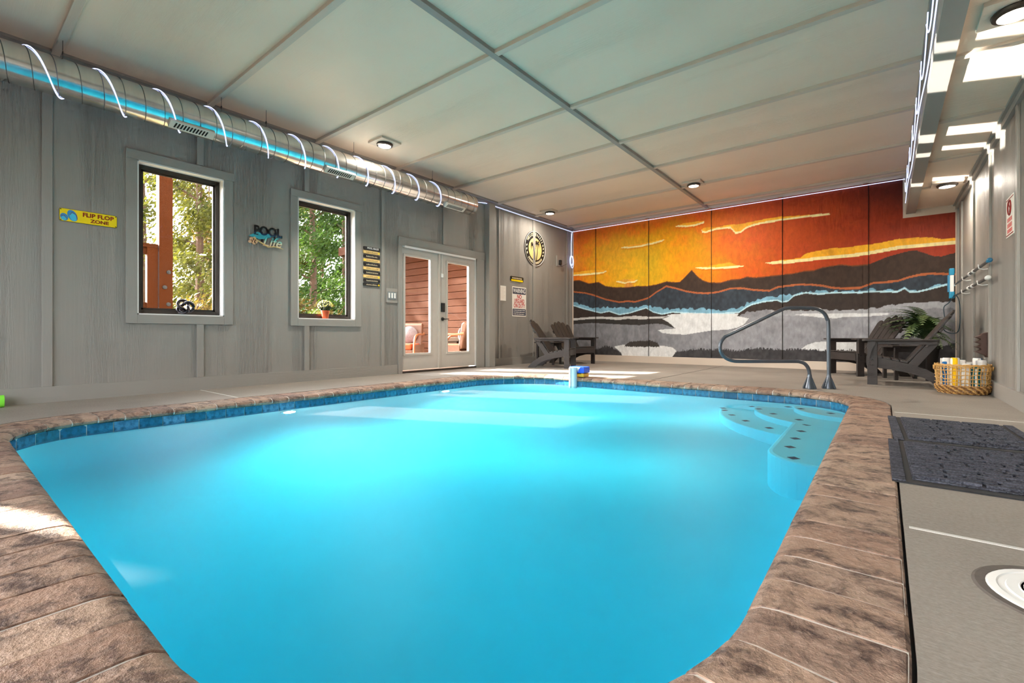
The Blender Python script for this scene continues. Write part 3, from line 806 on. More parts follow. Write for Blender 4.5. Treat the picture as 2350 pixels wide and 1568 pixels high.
# coping bricks, each its own bullnosed piece
PROF = [(0.25,-0.06),(0.25,-0.006),(0.242,0.0),(0.03,0.0),(-0.005,-0.004),(-0.026,-0.016),(-0.034,-0.032),(-0.028,-0.048),(-0.012,-0.057)]
nb = round(PERIM/0.155); bw = PERIM/nb
for i in range(nb):
    s0, s1 = i*bw+0.0045, (i+1)*bw-0.0045
    dz = rnd.uniform(-0.002, 0.002); mb = MB(); m_ = len(PROF)
    vs = []
    for t in (0, 0.5, 1):
        x, y, nx, ny = on_edge(s0+(s1-s0)*t)
        vs += [(x+nx*d, y+ny*d, z+dz) for d, z in PROF]
    fs = [tuple(range(m_-1,-1,-1)), tuple(2*m_+k for k in range(m_))]
    for t in range(2):
        for k in range(m_):
            k2 = (k+1) % m_
            fs.append((t*m_+k, t*m_+k2, (t+1)*m_+k2, (t+1)*m_+k))
    mb.add(vs, fs)
    o = mb.build('coping_brick', M['coping'], pool, smooth=35)
mo = MB(); mv = []
mp = [(0.246,-0.10),(0.246,-0.004),(0.03,-0.003),(-0.004,-0.008),(-0.024,-0.02),(-0.030,-0.034),(-0.024,-0.047),(-0.006,-0.055),(0.0,-0.10)]
for x, y, nx, ny in ol: mv += [(x+nx*d, y+ny*d, z) for d, z in mp]
km = len(mp)
mo.add(mv, [(i*km+k, i*km+(k+1) % km, ((i+1) % n)*km+(k+1) % km, ((i+1) % n)*km+k) for i in range(n) for k in range(km)])
mo.build('mortar', M['grout'], pool)
ej = MB(); ev = []
for x, y, nx, ny in outline(0.245, 0.06): ev += [(x, y, -0.02), (x+nx*0.03, y+ny*0.03, -0.02)]
n2_ = len(ev)//2
ej.add(ev, [(2*i, 2*((i+1) % n2_), 2*((i+1) % n2_)+1, 2*i+1) for i in range(n2_)])
ej.build('expansion_joint', M['dark'], pool)
# water body
WZ = -0.12
wl = outline(0.03, 0.06); wm = MB(); nw = len(wl)
wm.prism([(x, y) for x, y, _, _ in wl], -1.75, WZ)
water = wm.build('pool_water', M['water'])
tag(water, 'still clear turquoise water filling the swimming pool', 'water', kind='stuff')
# pool lights (real lamps under the water line)
def pool_light(x, y, label, power):
    t = thing('pool_light', label, 'light', (x, y, -0.30), 0.0, 'lights under the water')
    MB().lathe([(0.075,0),(0.075,0.015),(0.055,0.022)], 20, axis='x').build('ring', M['steel'], t, smooth=True)
    MB().lathe([(0.055,0.020),(0.045,0.032),(0.0,0.038)], 20, axis='x').build('lens', emit('pool_lamp_lens', (0.75, 0.82, 1.0, 1), 30.0), t, smooth=True)
    ld = bpy.data.lights.new('pool_lamp', 'AREA'); ld.shape = 'DISK'; ld.size = 0.10; ld.energy = power; ld.color = (1.0, 0.97, 0.92)
    lo = bpy.data.objects.new('pool_lamp', ld); COL.objects.link(lo); lo.parent = t
    lo.location = (0.045, 0, 0); lo.rotation_euler = Vector((1, 0, -0.12)).to_track_quat('-Z', 'Y').to_euler()
    return t
pool_light(PX0+0.012, 2.17, 'round underwater light in the pool wall below the tall windows', 36)
pool_light(PX0+0.012, 4.22, 'round underwater light in the pool wall nearer the glazed doors', 36)

# ================================================================== OBJECTS
# ---- spiral duct with LED rope and registers
DX, DZ, DR = -5.40, 2.755, 0.155
D0, D1 = YR+0.05, 5.66
duct = thing('ventilation_duct', 'shiny spiral metal air duct hung along the window wall under the ceiling', 'duct', (DX, 0, DZ))
MB().lathe([(DR-0.004,D0),(DR,D0+0.004),(DR,D1-0.03),(DR+0.004,D1-0.03),(DR+0.004,D1),(0.0,D1)], 40, axis='y').build('pipe', M['duct'], duct, smooth=30)
def helix(r, pitch, y0, y1, n, ph=0.0, sgn=1):
    k = int((y1-y0)/pitch*n)
    return [(r*math.sin(sgn*2*math.pi*i/n+ph), y0+(y1-y0)*i/k, r*math.cos(sgn*2*math.pi*i/n+ph)) for i in range(k+1)]
MB().tube(helix(DR+0.001, 0.145, D0, D1-0.05, 32), 0.0035, 4).build('spiral_seam', plain('duct_seam', (0.16,0.155,0.15,1), 0.4, 0.8), duct)
MB().tube(helix(DR+0.009, 0.425, D0+0.1, 5.15, 28, 0.6), 0.0050, 6).build('led_rope', M['led'], duct, smooth=True)
for y0, y1 in ((1.42, 1.80), (3.0, 3.40), (4.98, 5.40)):
    a = R(-56)
    ux = Vector((math.cos(a), 0, math.sin(a)))     # outward normal, down and into the room
    t = Vector((-ux.z, 0, ux.x))
    c = ux*(DR+0.012) + Vector((0, (y0+y1)/2, 0))
    g = MB().obox(c, ux, (0,1,0), t, 0.03, y1-y0, 0.09).build('register', plain('register_frame', (0.62,0.58,0.52,1), 0.55, 0.2), duct, bevel=0.004)
    sl = MB(); k = int((y1-y0-0.08)/0.026)
    for i in range(k): sl.obox(c+ux*0.0155+Vector((0, -(y1-y0)/2+0.05+i*0.026, 0)), ux, (0,1,0.0), t+Vector((0,0.2,0)), 0.003, 0.013, 0.055)
    sl.build('slot', M['dark'], g)
for y in (-0.5, 0.7, 1.9, 2.35, 3.45, 4.8): MB().tube([(0,y,DR),(0.004,y,ZC-DZ-0.0)], 0.0022, 6).tube([(0.015*math.cos(t_), y, DR+0.06+0.015*math.sin(t_)) for t_ in np.linspace(0, 6.28, 10)], 0.003, 5).build('hanger', M['bronze'], duct)
for y in (0.1, 2.1, 4.1): MB().lathe([(DR+0.0005,-0.02),(DR+0.005,-0.018),(DR+0.005,0.018),(DR+0.0005,0.02)], 40, (0,y,0), 'y').build('collar', M['duct'], duct, smooth=30)

# ---- LED rope along the corner and the mural, with its hanging coil
zl = ZC-0.085
led = thing('led_rope_light', 'thin glowing white rope light run along the ceiling corner and mural top', 'rope light', (0,0,0))
MB().tube([(XL+0.045, 5.62, 2.90), (XL+0.045, 6.4, zl+0.005), (XL+0.04, 7.5, zl), (XL+0.04, YB-0.05, zl), (XL+0.10, YB-0.03, zl), (-3.0, YB-0.03, zl), (SOF_X-0.03, YB-0.03, zl)], 0.0055, 6).build('rope', M['led'], led)
coil = [(XL+0.045, YB-0.055, zl), (XL+0.06, YB-0.09, zl-0.06), (XL+0.05, YB-0.10, 2.75), (XL+0.052, YB-0.10, 2.45)]
MB().tube(coil, 0.007, 6).build('drop', M['led'], led)
MB().tube([(XL+0.05, YB-0.10+0.012, zl-0.05), (XL+0.055, YB-0.115, 2.7), (XL+0.05, YB-0.11, 2.45)], 0.006, 6).build('drop', M['led'], led)
for k, (a, b, dz) in enumerate(((0.07,0.12,0),(0.055,0.10,0.01),(0.062,0.14,-0.03))):
    MB().tube([(XL+0.05+0.012*k, YB-0.10+a*math.cos(t_), 2.33+dz+b*math.sin(t_)) for t_ in np.linspace(0, 2*math.pi, 22)[:-1]], 0.006, 6, closed=True).build('coil', M['led'], led)
led2 = thing('led_rope_light', 'blue-white rope light sagging in loops along the soffit edge', 'rope light', (0,0,0))
loopx = SOF_X-0.034
y = 9.35
while y > 2.2:
    L_ = 0.95; dz = 0.30
    P = [(loopx-0.004*math.sin(t_*3), y-L_*t_, SOF_Z+0.40-dz*4*t_*(1-t_)*0.8) for t_ in np.linspace(0, 1, 14)]
    MB().tube(P, 0.0045, 6).build('loop', M['led'], led2)
    y -= L_*0.82
MB().tube([(loopx+0.006, 9.4, SOF_Z+0.10)]+[(loopx+0.006, yy, SOF_Z+0.11+0.05*math.sin(yy*2.4)) for yy in np.linspace(9.2, 2.2, 40)], 0.0045, 6).build('rope', M['led'], led2)

# ---- ceiling lights: square plate, bronze ring, glowing dome
def ceiling_light(x, y, z, label, power=36):
    t = thing('ceiling_light', label, 'ceiling light', (x, y, z), 0, 'flush round ceiling lights')
    MB().box(-0.15, 0.15, -0.15, 0.15, -0.028, 0.0).build('plate', M['trimx'], t, bevel=0.003)
    MB().lathe([(0.098,-0.028),(0.105,-0.036),(0.10,-0.052),(0.078,-0.060),(0.078,-0.050)], 32).build('ring', M['bronze'], t, smooth=40)
    MB().lathe([(0.0,-0.066),(0.05,-0.064),(0.076,-0.056),(0.078,-0.05)], 32).build('diffuser', M['lamp'], t, smooth=True)
    ld = bpy.data.lights.new('lamp', 'AREA'); ld.shape = 'DISK'; ld.size = 0.15; ld.energy = power; ld.color = (1.0, 0.90, 0.77)
    lo = bpy.data.objects.new('lamp', ld); COL.objects.link(lo); lo.parent = t; lo.location = (0, 0, -0.075)
    return t
ceiling_light(-5.08, 3.70, ZC, 'flush ceiling light beside the spiral duct')
ceiling_light(-5.30, 7.86, ZC, 'flush ceiling light in the corner above the round palm sign', 12)
ceiling_light(-2.46, 7.88, ZC, 'flush ceiling light beside the long ceiling batten near the mural')
ceiling_light(0.62, 8.05, SOF_Z-0.0, 'flush light in the soffit near the mural', 12)
ceiling_light(0.60, 3.98, SOF_Z, 'flush light in the soffit nearest the viewpoint', 12)

# ---- lettering helper
def text_mesh(body, size, mat, extrude=0.001, shear=0.0, bold=0.0, align='CENTER'):
    c = bpy.data.curves.new('lettering', 'FONT'); c.body = body; c.size = size; c.extrude = extrude; c.shear = shear
    c.offset = bold; c.align_x = align; c.align_y = 'CENTER'; c.resolution_u = 3
    o = bpy.data.objects.new('lettering', c); COL.objects.link(o)
    bpy.context.view_layer.update()
    me = bpy.data.meshes.new_from_object(o.evaluated_get(bpy.context.evaluated_depsgraph_get()))
    bpy.data.objects.remove(o)
    me.name = 'lettering'; me.materials.clear(); me.materials.append(mat)
    return me
LROT = (R(90), 0, R(90))       # reads correctly on the window wall (faces +X)
RROT = (R(90), 0, R(-90))      # on the opposite wall (faces -X)
def lettering(parent, body, size, mat, loc, rot=(0,0,0), wide=1.0, **kw):
    o = inst('lettering', text_mesh(body, size, mat, **kw), parent, loc, rot)
    o.scale = (wide, 1, 1)
    return o
def sign(name, label, y, z, cat='sign', x=XL):
    """sign root: local x along +Y of the wall, local y up, local z into the room"""
    t = thing(name, label, cat, (x, y, z)); t.rotation_euler = LROT
    return t
def rrect(w, h, r, n=5):
    pts = []
    for cx, cy_, a0 in ((w/2-r,h/2-r,0),(-w/2+r,h/2-r,90),(-w/2+r,-h/2+r,180),(w/2-r,-h/2+r,270)):
        for i in range(n+1):
            a = R(a0+90*i/n); pts.append((cx+r*math.cos(a), cy_+r*math.sin(a)))
    return pts
def ell(cx, cy_, a, b, n=24, rot=0.0, a0=0, a1=360):
    out = []
    full = (a1-a0) >= 360
    for i in range(n if full else n+1):
        t = R(a0+(a1-a0)*i/n); p, q = a*math.cos(t), b*math.sin(t)
        out.append((cx+p*math.cos(rot)-q*math.sin(rot), cy_+p*math.sin(rot)+q*math.cos(rot)))
    return out
M['yellow'] = plain('yellow_enamel', lin(246, 214, 8), 0.35, var=0.05)
M['red'] = plain('dark_red_print', lin(140, 20, 14), 0.5)
M['sred'] = plain('red_print', lin(200, 30, 34), 0.5)
M['cyan'] = plain('cyan_print', lin(70, 190, 224), 0.4)
M['blue2'] = plain('blue_print', lin(52, 140, 200), 0.4)
M['cream'] = plain('cream_print', lin(236, 222, 184), 0.5)
M['navy'] = plain('navy_print', lin(36, 44, 70), 0.5)
M['tan'] = plain('tan_board', lin(226, 190, 120), 0.55)
M['paper'] = plain('white_paper', lin(236, 230, 220), 0.7, var=0.03)

# flip flop sign
t = sign('flip_flop_sign', 'yellow metal sign reading FLIP FLOP ZONE with blue sandals', 0.93, 1.685)
MB().prism(rrect(0.40, 0.112, 0.012), 0.002, 0.005).build('plate', M['yellow'], t)
MB().prism(rrect(0.406, 0.118, 0.014), 0.0, 0.003).build('border', M['black'], t)
lettering(t, 'FLIP FLOP', 0.052, M['red'], (0.065, 0.022, 0.0055), bold=0.0016, wide=1.0)
lettering(t, 'ZONE', 0.042, M['red'], (0.075, -0.027, 0.0055), bold=0.0012, wide=1.15)
MB().prism(ell(-0.115, 0.0, 0.032, 0.052, rot=0.35), 0.005, 0.006).build('sandal', M['blue2'], t)
MB().prism(ell(-0.110, -0.012, 0.022, 0.036, rot=0.3), 0.006, 0.0065).build('sandal_strap', M['cyan'], t)
MB().prism(ell(-0.170, -0.02, 0.026, 0.034, rot=0.3), 0.005, 0.006).build('sandal', M['blue2'], t)
MB().prism(ell(-0.172, -0.033, 0.018, 0.018), 0.006, 0.0065).build('sandal_strap', M['cyan'], t)
MB().tube([(-0.132,0.004,0.0066),(-0.118,0.030,0.0066),(-0.088,0.012,0.0066),(-0.082,-0.03,0.0066)], 0.0018, 5).tube([(-0.195,-0.012,0.0066),(-0.172,-0.002,0.0066),(-0.152,-0.034,0.0066)], 0.0018, 5).build('sandal_outline', M['red'], t)
for sx in (-1, 1):
    for sy in (-1, 1): MB().lathe([(0.005,0.005),(0.004,0.008),(0.0,0.008)], 8, (sx*0.192, sy*0.048, 0)).build('nail', M['black'], t)

# pool life cut-out sign
def grad_mat(name, stops, axis=1, lo=-0.15, hi=0.15):
    m, nt, out = new_mat(name)
    tc = N(nt, 'ShaderNodeTexCoord'); sp = N(nt, 'ShaderNodeSeparateXYZ'); nt.links.new(tc.outputs['Object'], sp.inputs[0])
    mr = N(nt, 'ShaderNodeMapRange'); mr.inputs[1].default_value = lo; mr.inputs[2].default_value = hi
    nt.links.new(sp.outputs[axis], mr.inputs[0])
    bsdf(nt, out, ramp(nt, mr.outputs[0], stops), 0.35)
    return m
t = sign('pool_life_sign', 'cut-out metal sign reading POOL Life in black, teal and sand colours', 2.52, 1.765)
g1 = grad_mat('black_to_teal_print', [(0.0, lin(20,150,170)), (0.25, lin(14,40,80)), (0.45, lin(10,10,14)), (1.0, lin(8,8,10))], 1, -0.07, 0.08)
g2 = grad_mat('teal_to_sand_print', [(0.0, lin(214,170,140)), (0.4, lin(226,214,180)), (0.7, lin(90,205,200)), (1.0, lin(40,150,170))], 1, -0.07, 0.08)
o = lettering(t, 'POOL', 0.15, g1, (0.02, 0.065, 0.014), bold=0.004, wide=0.82, extrude=0.003)
sf = MB()
for x_, y_, w_ in ((-0.118,0.113,0.045),(-0.118,0.017,0.05),(0.128,0.113,0.045),(0.182,0.030,0.012)): sf.box(x_-w_/2, x_+w_/2, y_-(0.004 if w_ > 0.02 else 0.014), y_+(0.004 if w_ > 0.02 else 0.014), 0.011, 0.017)
sf.build('serif', g1, t)
o = lettering(t, 'Life', 0.165, g2, (0.06, -0.055, 0.016), bold=0.0015, wide=0.95, extrude=0.003, shear=0.35)
MB().tube([(-0.15,-0.03,0.016),(-0.06,-0.075,0.016),(0.02,-0.115,0.016),(0.10,-0.10,0.016),(0.20,-0.115,0.016)], [0.006,0.008,0.007,0.006,0.003], 6).build('flourish', M['tan'], t)
MB().prism([(-0.20,-0.01),(-0.10,0.05),(-0.02,0.03),(0.03,0.045),(0.06,0.01),(0.0,-0.02),(-0.08,-0.035)], 0.010, 0.014).build('wave', plain('teal_wave', lin(50,160,176), 0.4), t)
for k, (cx_, cy_) in enumerate(((-0.165,-0.045),(-0.12,-0.07),(-0.145,-0.085),(-0.18,-0.075),(-0.135,-0.04))):
    MB().prism(ell(cx_, cy_, 0.026, 0.019, 12, k*1.2), 0.014, 0.019).build('petal', plain('peach_petal', lin(222,170,130), 0.5), t)
for a in (-0.05, 0.1): MB().box(a-0.008, a+0.008, -0.06, 0.06, 0.0, 0.012).build('standoff', M['black'], t)

# pool rules: ten little stacked boards
t = sign('pool_rules_sign', 'stack of ten small boards painted with pool rules beside the doors', 3.99, 1.60)
hb = 0.041; ztop = 0.27
cols = ['black','tan','black','tan','black','tan','black','tan','black','black']
for k, cn in enumerate(cols):
    yy = ztop - 0.058*k - 0.03
    lean = -0.002 if k % 2 else 0.004
    b = MB().prism([(p+lean, q+yy) for p, q in rrect(0.275, hb, 0.006, 3)], 0.0, 0.014).build('board', M[cn], t)
    if k == 0: lettering(t, 'POOL RULES', 0.036, M['white'], (0.02, yy, 0.0148), bold=0.0008, wide=0.95)
    else:
        mm = M['black'] if cn == 'tan' else M['cream']
        mb = MB(); x = -0.09
        rr = random.Random(k)
        while x < 0.10:
            w_ = rr.uniform(0.006, 0.013); h_ = rr.uniform(0.010, 0.020)
            mb.box(x, x+w_*0.55, yy-0.010, yy-0.010+h_, 0.0142, 0.0150); x += w_+0.003
        mb.build('painted_words', mm, t)
        if k in (1, 3, 7, 9): MB().prism(ell(0.118 if k != 3 else -0.115, yy, 0.014, 0.013, 12), 0.0142, 0.0152).build('painted_motif', M['yellow'], t)
MB().tube([(-0.11,0.26,0.006),(-0.11,-0.29,0.006)], 0.002, 4).tube([(0.11,0.26,0.006),(0.11,-0.29,0.006)], 0.002, 4).build('cord', M['black'], t)

# switch plate
t = sign('light_switch', 'grey four-gang switch plate between the rules sign and the doors', 4.345, 1.185, 'light switch')
MB().prism(rrect(0.20, 0.215, 0.004, 2), 0.0, 0.012).build('block', M['trim'], t)
MB().prism(rrect(0.165, 0.115, 0.006, 3), 0.012, 0.017).build('plate', plain('brushed_plate', lin(150,160,164), 0.3, 0.6), t)
for k in range(3): MB().box(-0.055+k*0.05-0.013, -0.055+k*0.05+0.013, -0.038, 0.038, 0.017, 0.024).build('rocker', M['white'], t, bevel=0.003)

# signs on the corner stretch of the window wall
t = sign('warning_sign', 'white WARNING NO LIFEGUARD ON DUTY sign with red letters', 7.48, 1.265)
W_, H_ = 0.46, 0.60
MB().prism(rrect(W_, H_, 0.012), 0.0, 0.004).build('plate', M['paper'], t)
MB().prism(rrect(W_-0.03, 0.125, 0.006), 0.004, 0.005).build('header', M['navy'], t).location.y = 0.215
lettering(t, 'WARNING', 0.125, M['white'], (0, 0.214, 0.0055), bold=0.002, wide=0.66)
lettering(t, 'NO', 0.115, M['sred'], (0, 0.098, 0.0045), bold=0.002, wide=0.85)
lettering(t, 'LIFEGUARD', 0.118, M['sred'], (0, 0.008, 0.0045), bold=0.002, wide=0.55)
lettering(t, 'ON DUTY', 0.118, M['sred'], (0, -0.085, 0.0045), bold=0.002, wide=0.68)
MB().prism(rrect(W_-0.03, 0.13, 0.006), 0.004, 0.005).build('footer', M['navy'], t).location.y = -0.213
fm = MB(); rr = random.Random(3)
for k in range(3):
    x = -0.19
    while x < 0.17:
        w_ = rr.uniform(0.02, 0.06); fm.box(x, min(x+w_, 0.19), -0.183-k*0.038, -0.167-k*0.038, 0.005, 0.0056); x += w_+0.012
fm.build('small_print', M['paper'], t)

t = sign('small_plaque', 'small black and yellow plaque above the lifeguard warning sign', 7.40, 1.715)
MB().prism(rrect(0.42, 0.10, 0.02), 0.0, 0.012).build('board', M['black'], t)
MB().box(-0.19, 0.19, -0.047, -0.012, 0.012, 0.0135).build('yellow_band', M['yellow'], t)
mb = MB(); rr = random.Random(9); x = -0.16
while x < 0.15:
    w_ = rr.uniform(0.015, 0.03); mb.box(x, x+w_*0.6, 0.0, 0.03, 0.012, 0.0135); x += w_+0.006
mb.build('painted_words', M['cream'], t)
t = sign('paper_notice', 'plain white paper notice taped beside the warning sign', 6.955, 1.405, 'notice')
MB().prism(rrect(0.20, 0.29, 0.002, 1), 0.0, 0.0015).build('sheet', M['paper'], t)
mb = MB()
for k in range(9): mb.box(-0.075, 0.075-0.02*(k % 3), 0.10-k*0.024, 0.104-k*0.024, 0.0015, 0.0019)
mb.build('printed_line', plain('pale_print', lin(206,190,176), 0.7), t)

# round palm sign
t = sign('round_palm_sign', 'round black and cream sign with two palm trees and lettered rim', 8.02, 2.42)
RS = 0.375
MB().prism(ell(0,0,RS,RS,48), 0.0, 0.012).build('disc', M['black'], t)
rim = [(math.cos(a)*(RS-0.012), math.sin(a)*(RS-0.012), 0.0145) for a in np.linspace(0, 2*math.pi, 49)[:-1]]
MB().tube(rim, 0.006, 5, closed=True).build('rim', M['paper'], t)
MB().prism(ell(0,-0.01,0.235,0.235,40), 0.012, 0.0150).build('medallion', M['tan'], t)
for bx_, top_, by_ in ((-0.02,(-0.085,0.055),-0.24),(0.035,(0.075,0.105),-0.24)):
    MB().tube([(bx_, by_, 0.0165),((bx_+top_[0])/2+0.012, -0.08, 0.0165),(top_[0], top_[1], 0.0165)], [0.014,0.010,0.008], 6).build('palm_trunk', M['black'], t)
    fb = MB()
    for k, a in enumerate((165, 205, 235, 130, 95, 55, 20, -25, -60)):
        r1 = 0.11 if k != 4 else 0.08
        c_, s_ = math.cos(R(a)), math.sin(R(a))
        p0 = Vector((top_[0], top_[1])); p1 = p0+Vector((c_*r1*0.55, s_*r1*0.45+0.035)); p2 = p0+Vector((c_*r1, s_*r1*0.8-0.035))
        nrm = Vector((-s_, c_))
        fb.prism([tuple(p0), tuple(p1-nrm*0.014), tuple(p2), tuple(p1+nrm*0.016)], 0.015, 0.0175)
    fb.build('palm_fronds', M['black'], t)
for a, ch in zip(np.linspace(146, 34, 12), 'WELCOME     '):
    if ch == ' ':
        MB().obox((math.cos(R(a))*0.302, math.sin(R(a))*0.302, 0.0135), (math.cos(R(a)), math.sin(R(a)), 0), (-math.sin(R(a)), math.cos(R(a)), 0), (0,0,1), 0.055, 0.016, 0.003).build('rim_mark', M['cream'], t)
        continue
    o = lettering(t, ch, 0.085, M['cream'], (math.cos(R(a))*0.302, math.sin(R(a))*0.302, 0.013), (0,0,R(a-90)), bold=0.001, wide=0.8)
for a in np.linspace(222, 318, 15):
    MB().obox((math.cos(R(a))*0.302, math.sin(R(a))*0.302, 0.0135), (math.cos(R(a)), math.sin(R(a)), 0), (-math.sin(R(a)), math.cos(R(a)), 0), (0,0,1), 0.05, 0.018, 0.003).build('rim_mark', M['cream'], t)
for a in (172, 187, 202, -8, 7, 20, -22):
    MB().prism(ell(math.cos(R(a))*0.302, math.sin(R(a))*0.302, 0.026, 0.016, 10, R(a+60)), 0.012, 0.015).build('rim_flower', M['cream'], t)

# outlet with black plug
t = sign('power_outlet', 'grey outlet box with a black plug and thin cable in the corner', 8.93, 2.27, 'outlet')
MB().prism(rrect(0.16, 0.24, 0.004, 2), 0.0, 0.02).build('block', M['trim'], t)
MB().box(-0.015, 0.05, -0.085, 0.02, 0.02, 0.075).build('plug', M['black'], t, bevel=0.008)
MB().tube([(0.03,-0.085,0.05),(0.06,-0.12,0.05),(0.12,-0.10,0.04),(0.35,-0.02,0.03)], 0.004, 5).build('cable', M['black'], t)

# ---- window-sill ornaments
def torus_knot(n=90):
    out = []
    for i in range(n):
        a = 2*math.pi*i/n
        out.append(((0.052+0.024*math.cos(3*a))*math.cos(2*a), (0.052+0.024*math.cos(3*a))*math.sin(2*a), 0.022*math.sin(3*a)))
    return out
kn = thing('knot_ornament', 'dark glossy knot sculpture standing on the first window sill', 'ornament', (XL-0.03, 1.70, WIN[0][2]+0.012+0.083))
kn.rotation_euler = (R(80), 0, R(75))
MB().tube(torus_knot(), 0.0165, 10, closed=True).build('knot', plain('dark_pewter', (0.05,0.045,0.05,1), 0.22, 0.7), kn, smooth=True)
po = thing('potted_mum', 'small terracotta pot of yellow-white mums on the second window sill', 'potted plant', (XL-0.035, 3.30, WIN[1][2]+0.012))
MB().lathe([(0.038,0),(0.050,0.09),(0.055,0.092),(0.055,0.108),(0.047,0.108),(0.045,0.09)], 24).build('pot', plain('terracotta', lin(196,84,36), 0.6), po, smooth=40)
def leaf_ball(nl, c, rx, rz, size, seed, jit=0.35):
    rr = random.Random(seed); mb = MB()
    for i in range(nl):
        u = rr.uniform(-1, 1); a = rr.uniform(0, 6.283); s_ = math.sqrt(1-u*u); k = rr.uniform(1-jit, 1)
        p = Vector((c[0]+rx*s_*math.cos(a)*k, c[1]+rx*s_*math.sin(a)*k, c[2]+rz*u*k))
        n_ = Vector((rr.gauss(0,1), rr.gauss(0,1), rr.gauss(0,1))).normalized(); m_ = n_.orthogonal().normalized()
        q = n_.cross(m_); sz = size*rr.uniform(0.6, 1.3)
        mb.add([p-m_*sz, p-q*sz*0.45, p+m_*sz, p+q*sz*0.45], [(0,1,2,3)])
    return mb
M['leafd'] = plain('dark_leaf', lin(40, 62, 26), 0.5, var=0.3, vscale=30)
leaf_ball(700, (0,0,0.165), 0.085, 0.07, 0.014, 4).build('foliage', M['leafd'], po)['kind'] = 'stuff'
rr = random.Random(12)
fl = MB()
for i in range(130):
    u = rr.uniform(-0.3, 1); a = rr.uniform(0, 6.283); s_ = math.sqrt(1-u*u)
    fl.lathe([(0.0,0.0),(0.008,0.003),(0.006,0.008),(0,0.009)], 6, (0.09*s_*math.cos(a), 0.09*s_*math.sin(a), 0.165+0.074*u))
fl.build('blossoms', plain('cream_yellow_petal', lin(240,226,120), 0.6, var=0.15, vscale=60), po)['kind'] = 'stuff'

# ---- Adirondack chairs
def make_chair():
    root = bpy.data.objects.new('adirondack_chair', None); COL.objects.link(root); root.empty_display_size = 0.1
    m = M['poly']
    for s in (-1, 1):
        MB().box(-0.05, 0.048, s*0.292-0.014, s*0.292+0.014, 0.0, 0.505).build('leg', m, root, bevel=0.004)
        prof = [(0.05,0.215),(0.05,0.335),(-0.10,0.315),(-0.25,0.280),(-0.38,0.245),(-0.50,0.195),(-0.62,0.115),(-0.70,0.04),(-0.73,0.0),(-0.585,0.0),(-0.55,0.045),(-0.47,0.10),(-0.36,0.145),(-0.20,0.180)]
        MB().prism(prof, s*0.262-0.014, s*0.262+0.014, 'y').build('stringer', m, root, bevel=0.003)
        arm = [(-0.60,0.245),(-0.58,0.225),(-0.10,0.235),(0.07,0.225),(0.10,0.245),(0.10,0.355),(0.075,0.375),(-0.15,0.375),(-0.45,0.345),(-0.60,0.315)]
        MB().prism([(p, s*q) for p, q in (arm if s > 0 else arm[::-1])], 0.522, 0.544).build('armrest', m, root, bevel=0.005)
        MB().box(-0.585, 0.04, s*0.292-0.013, s*0.292+0.013, 0.482, 0.522).build('arm_rail', m, root, bevel=0.003)
        MB().prism([(0.045,0.52),(0.045,0.33),(0.03,0.315),(0.005,0.40),(-0.045,0.52)], 0, 0.02, 'y').build('arm_bracket', m, root).location.y = s*0.318-0.01
        MB().obox((-0.455,s*0.262,0.362), (-0.57,0,0.82), (0.82,0,0.57), (0,1,0), 0.34, 0.085, 0.026).build('back_support', m, root, bevel=0.003)
        for x_, z_ in ((0.0,0.30),(0.025,0.265),(0.0,0.235)): MB().lathe([(0.008,0),(0.007,0.004),(0,0.005)], 8, (x_, 0, z_), 'y').build('bolt', M['black'], root).location.y = s*0.306 if s > 0 else -0.311
    for k in range(5):
        x = 0.018-k*0.078; z = 0.338-0.0002-0.10*(k*0.078/0.3)*0.62
        MB().obox((x, 0, z+0.008), (1,0,0.17+0.03*k), (0,1,0), (-0.17,0,1), 0.070, 0.55, 0.02).build('seat_slat', m, root, bevel=0.004)
    MB().box(0.036, 0.056, -0.278, 0.278, 0.225, 0.335).build('apron', m, root, bevel=0.003)
    # fan back: five rounded slats
    bd = Vector((-0.57, 0, 0.8216)); bn = Vector((0.8216, 0, 0.57)); b0 = Vector((-0.315, 0, 0.255))
    for k in range(-2, 3):
        L_ = 0.765-0.028*abs(k)**1.6
        y0, y1 = k*0.090, k*0.107
        w0, w1 = 0.041, 0.049
        pts = [(y0-w0, 0), (y0+w0, 0), (y1+w1, L_-0.05)]
        for i in range(1, 6):
            a = i/6; pts.append((y1+w1-2*w1*a, L_-0.05+0.05*math.sin(math.pi*(0.15+0.7*(a if k < 0 else 1-a) if k else a))))
        pts.append((y1-w1, L_-0.05))
        mb = MB(); n_ = len(pts)
        f = [b0+bd*q+Vector((0,1,0))*p+bn*0.010 for p, q in pts]; g = [v-bn*0.020 for v in f]
        mb.add(f+g, [tuple(range(n_)), tuple(range(2*n_-1, n_-1, -1))]+[(i, n_+i, n_+(i+1) % n_, (i+1) % n_) for i in range(n_)])
        mb.build('back_slat', m, root, bevel=0.003)
    for q, w in ((0.50, 0.50), (0.29, 0.60)):
        c = b0+bd*q-bn*0.024
        MB().obox(c, (0,1,0), bd, bn, w, 0.06, 0.024).build('back_brace', m, root, bevel=0.003)
    MB().box(-0.60, -0.572, -0.30, 0.30, 0.495, 0.522).build('rear_rail', m, root, bevel=0.003)
    return root
def copy_tree(o, parent=None):
    c = o.copy(); COL.objects.link(c)
    if parent: c.parent = parent
    for ch in list(o.children): copy_tree(ch, c)
    return c
ch0 = make_chair()
spots = [(-4.49, 7.32, 20, 'charcoal slatted garden chair seen side-on below the warning sign'),
         (-4.78, 8.28, -15, 'charcoal slatted garden chair in the corner against the mural'),
         (-0.12, 7.38, 181, 'charcoal slatted garden chair seen side-on beside the towel basket'),
         (-0.45, 8.53, 218, 'charcoal slatted garden chair near the mural turned toward the pool')]
chairs = [ch0] + [copy_tree(ch0) for _ in spots[1:]]
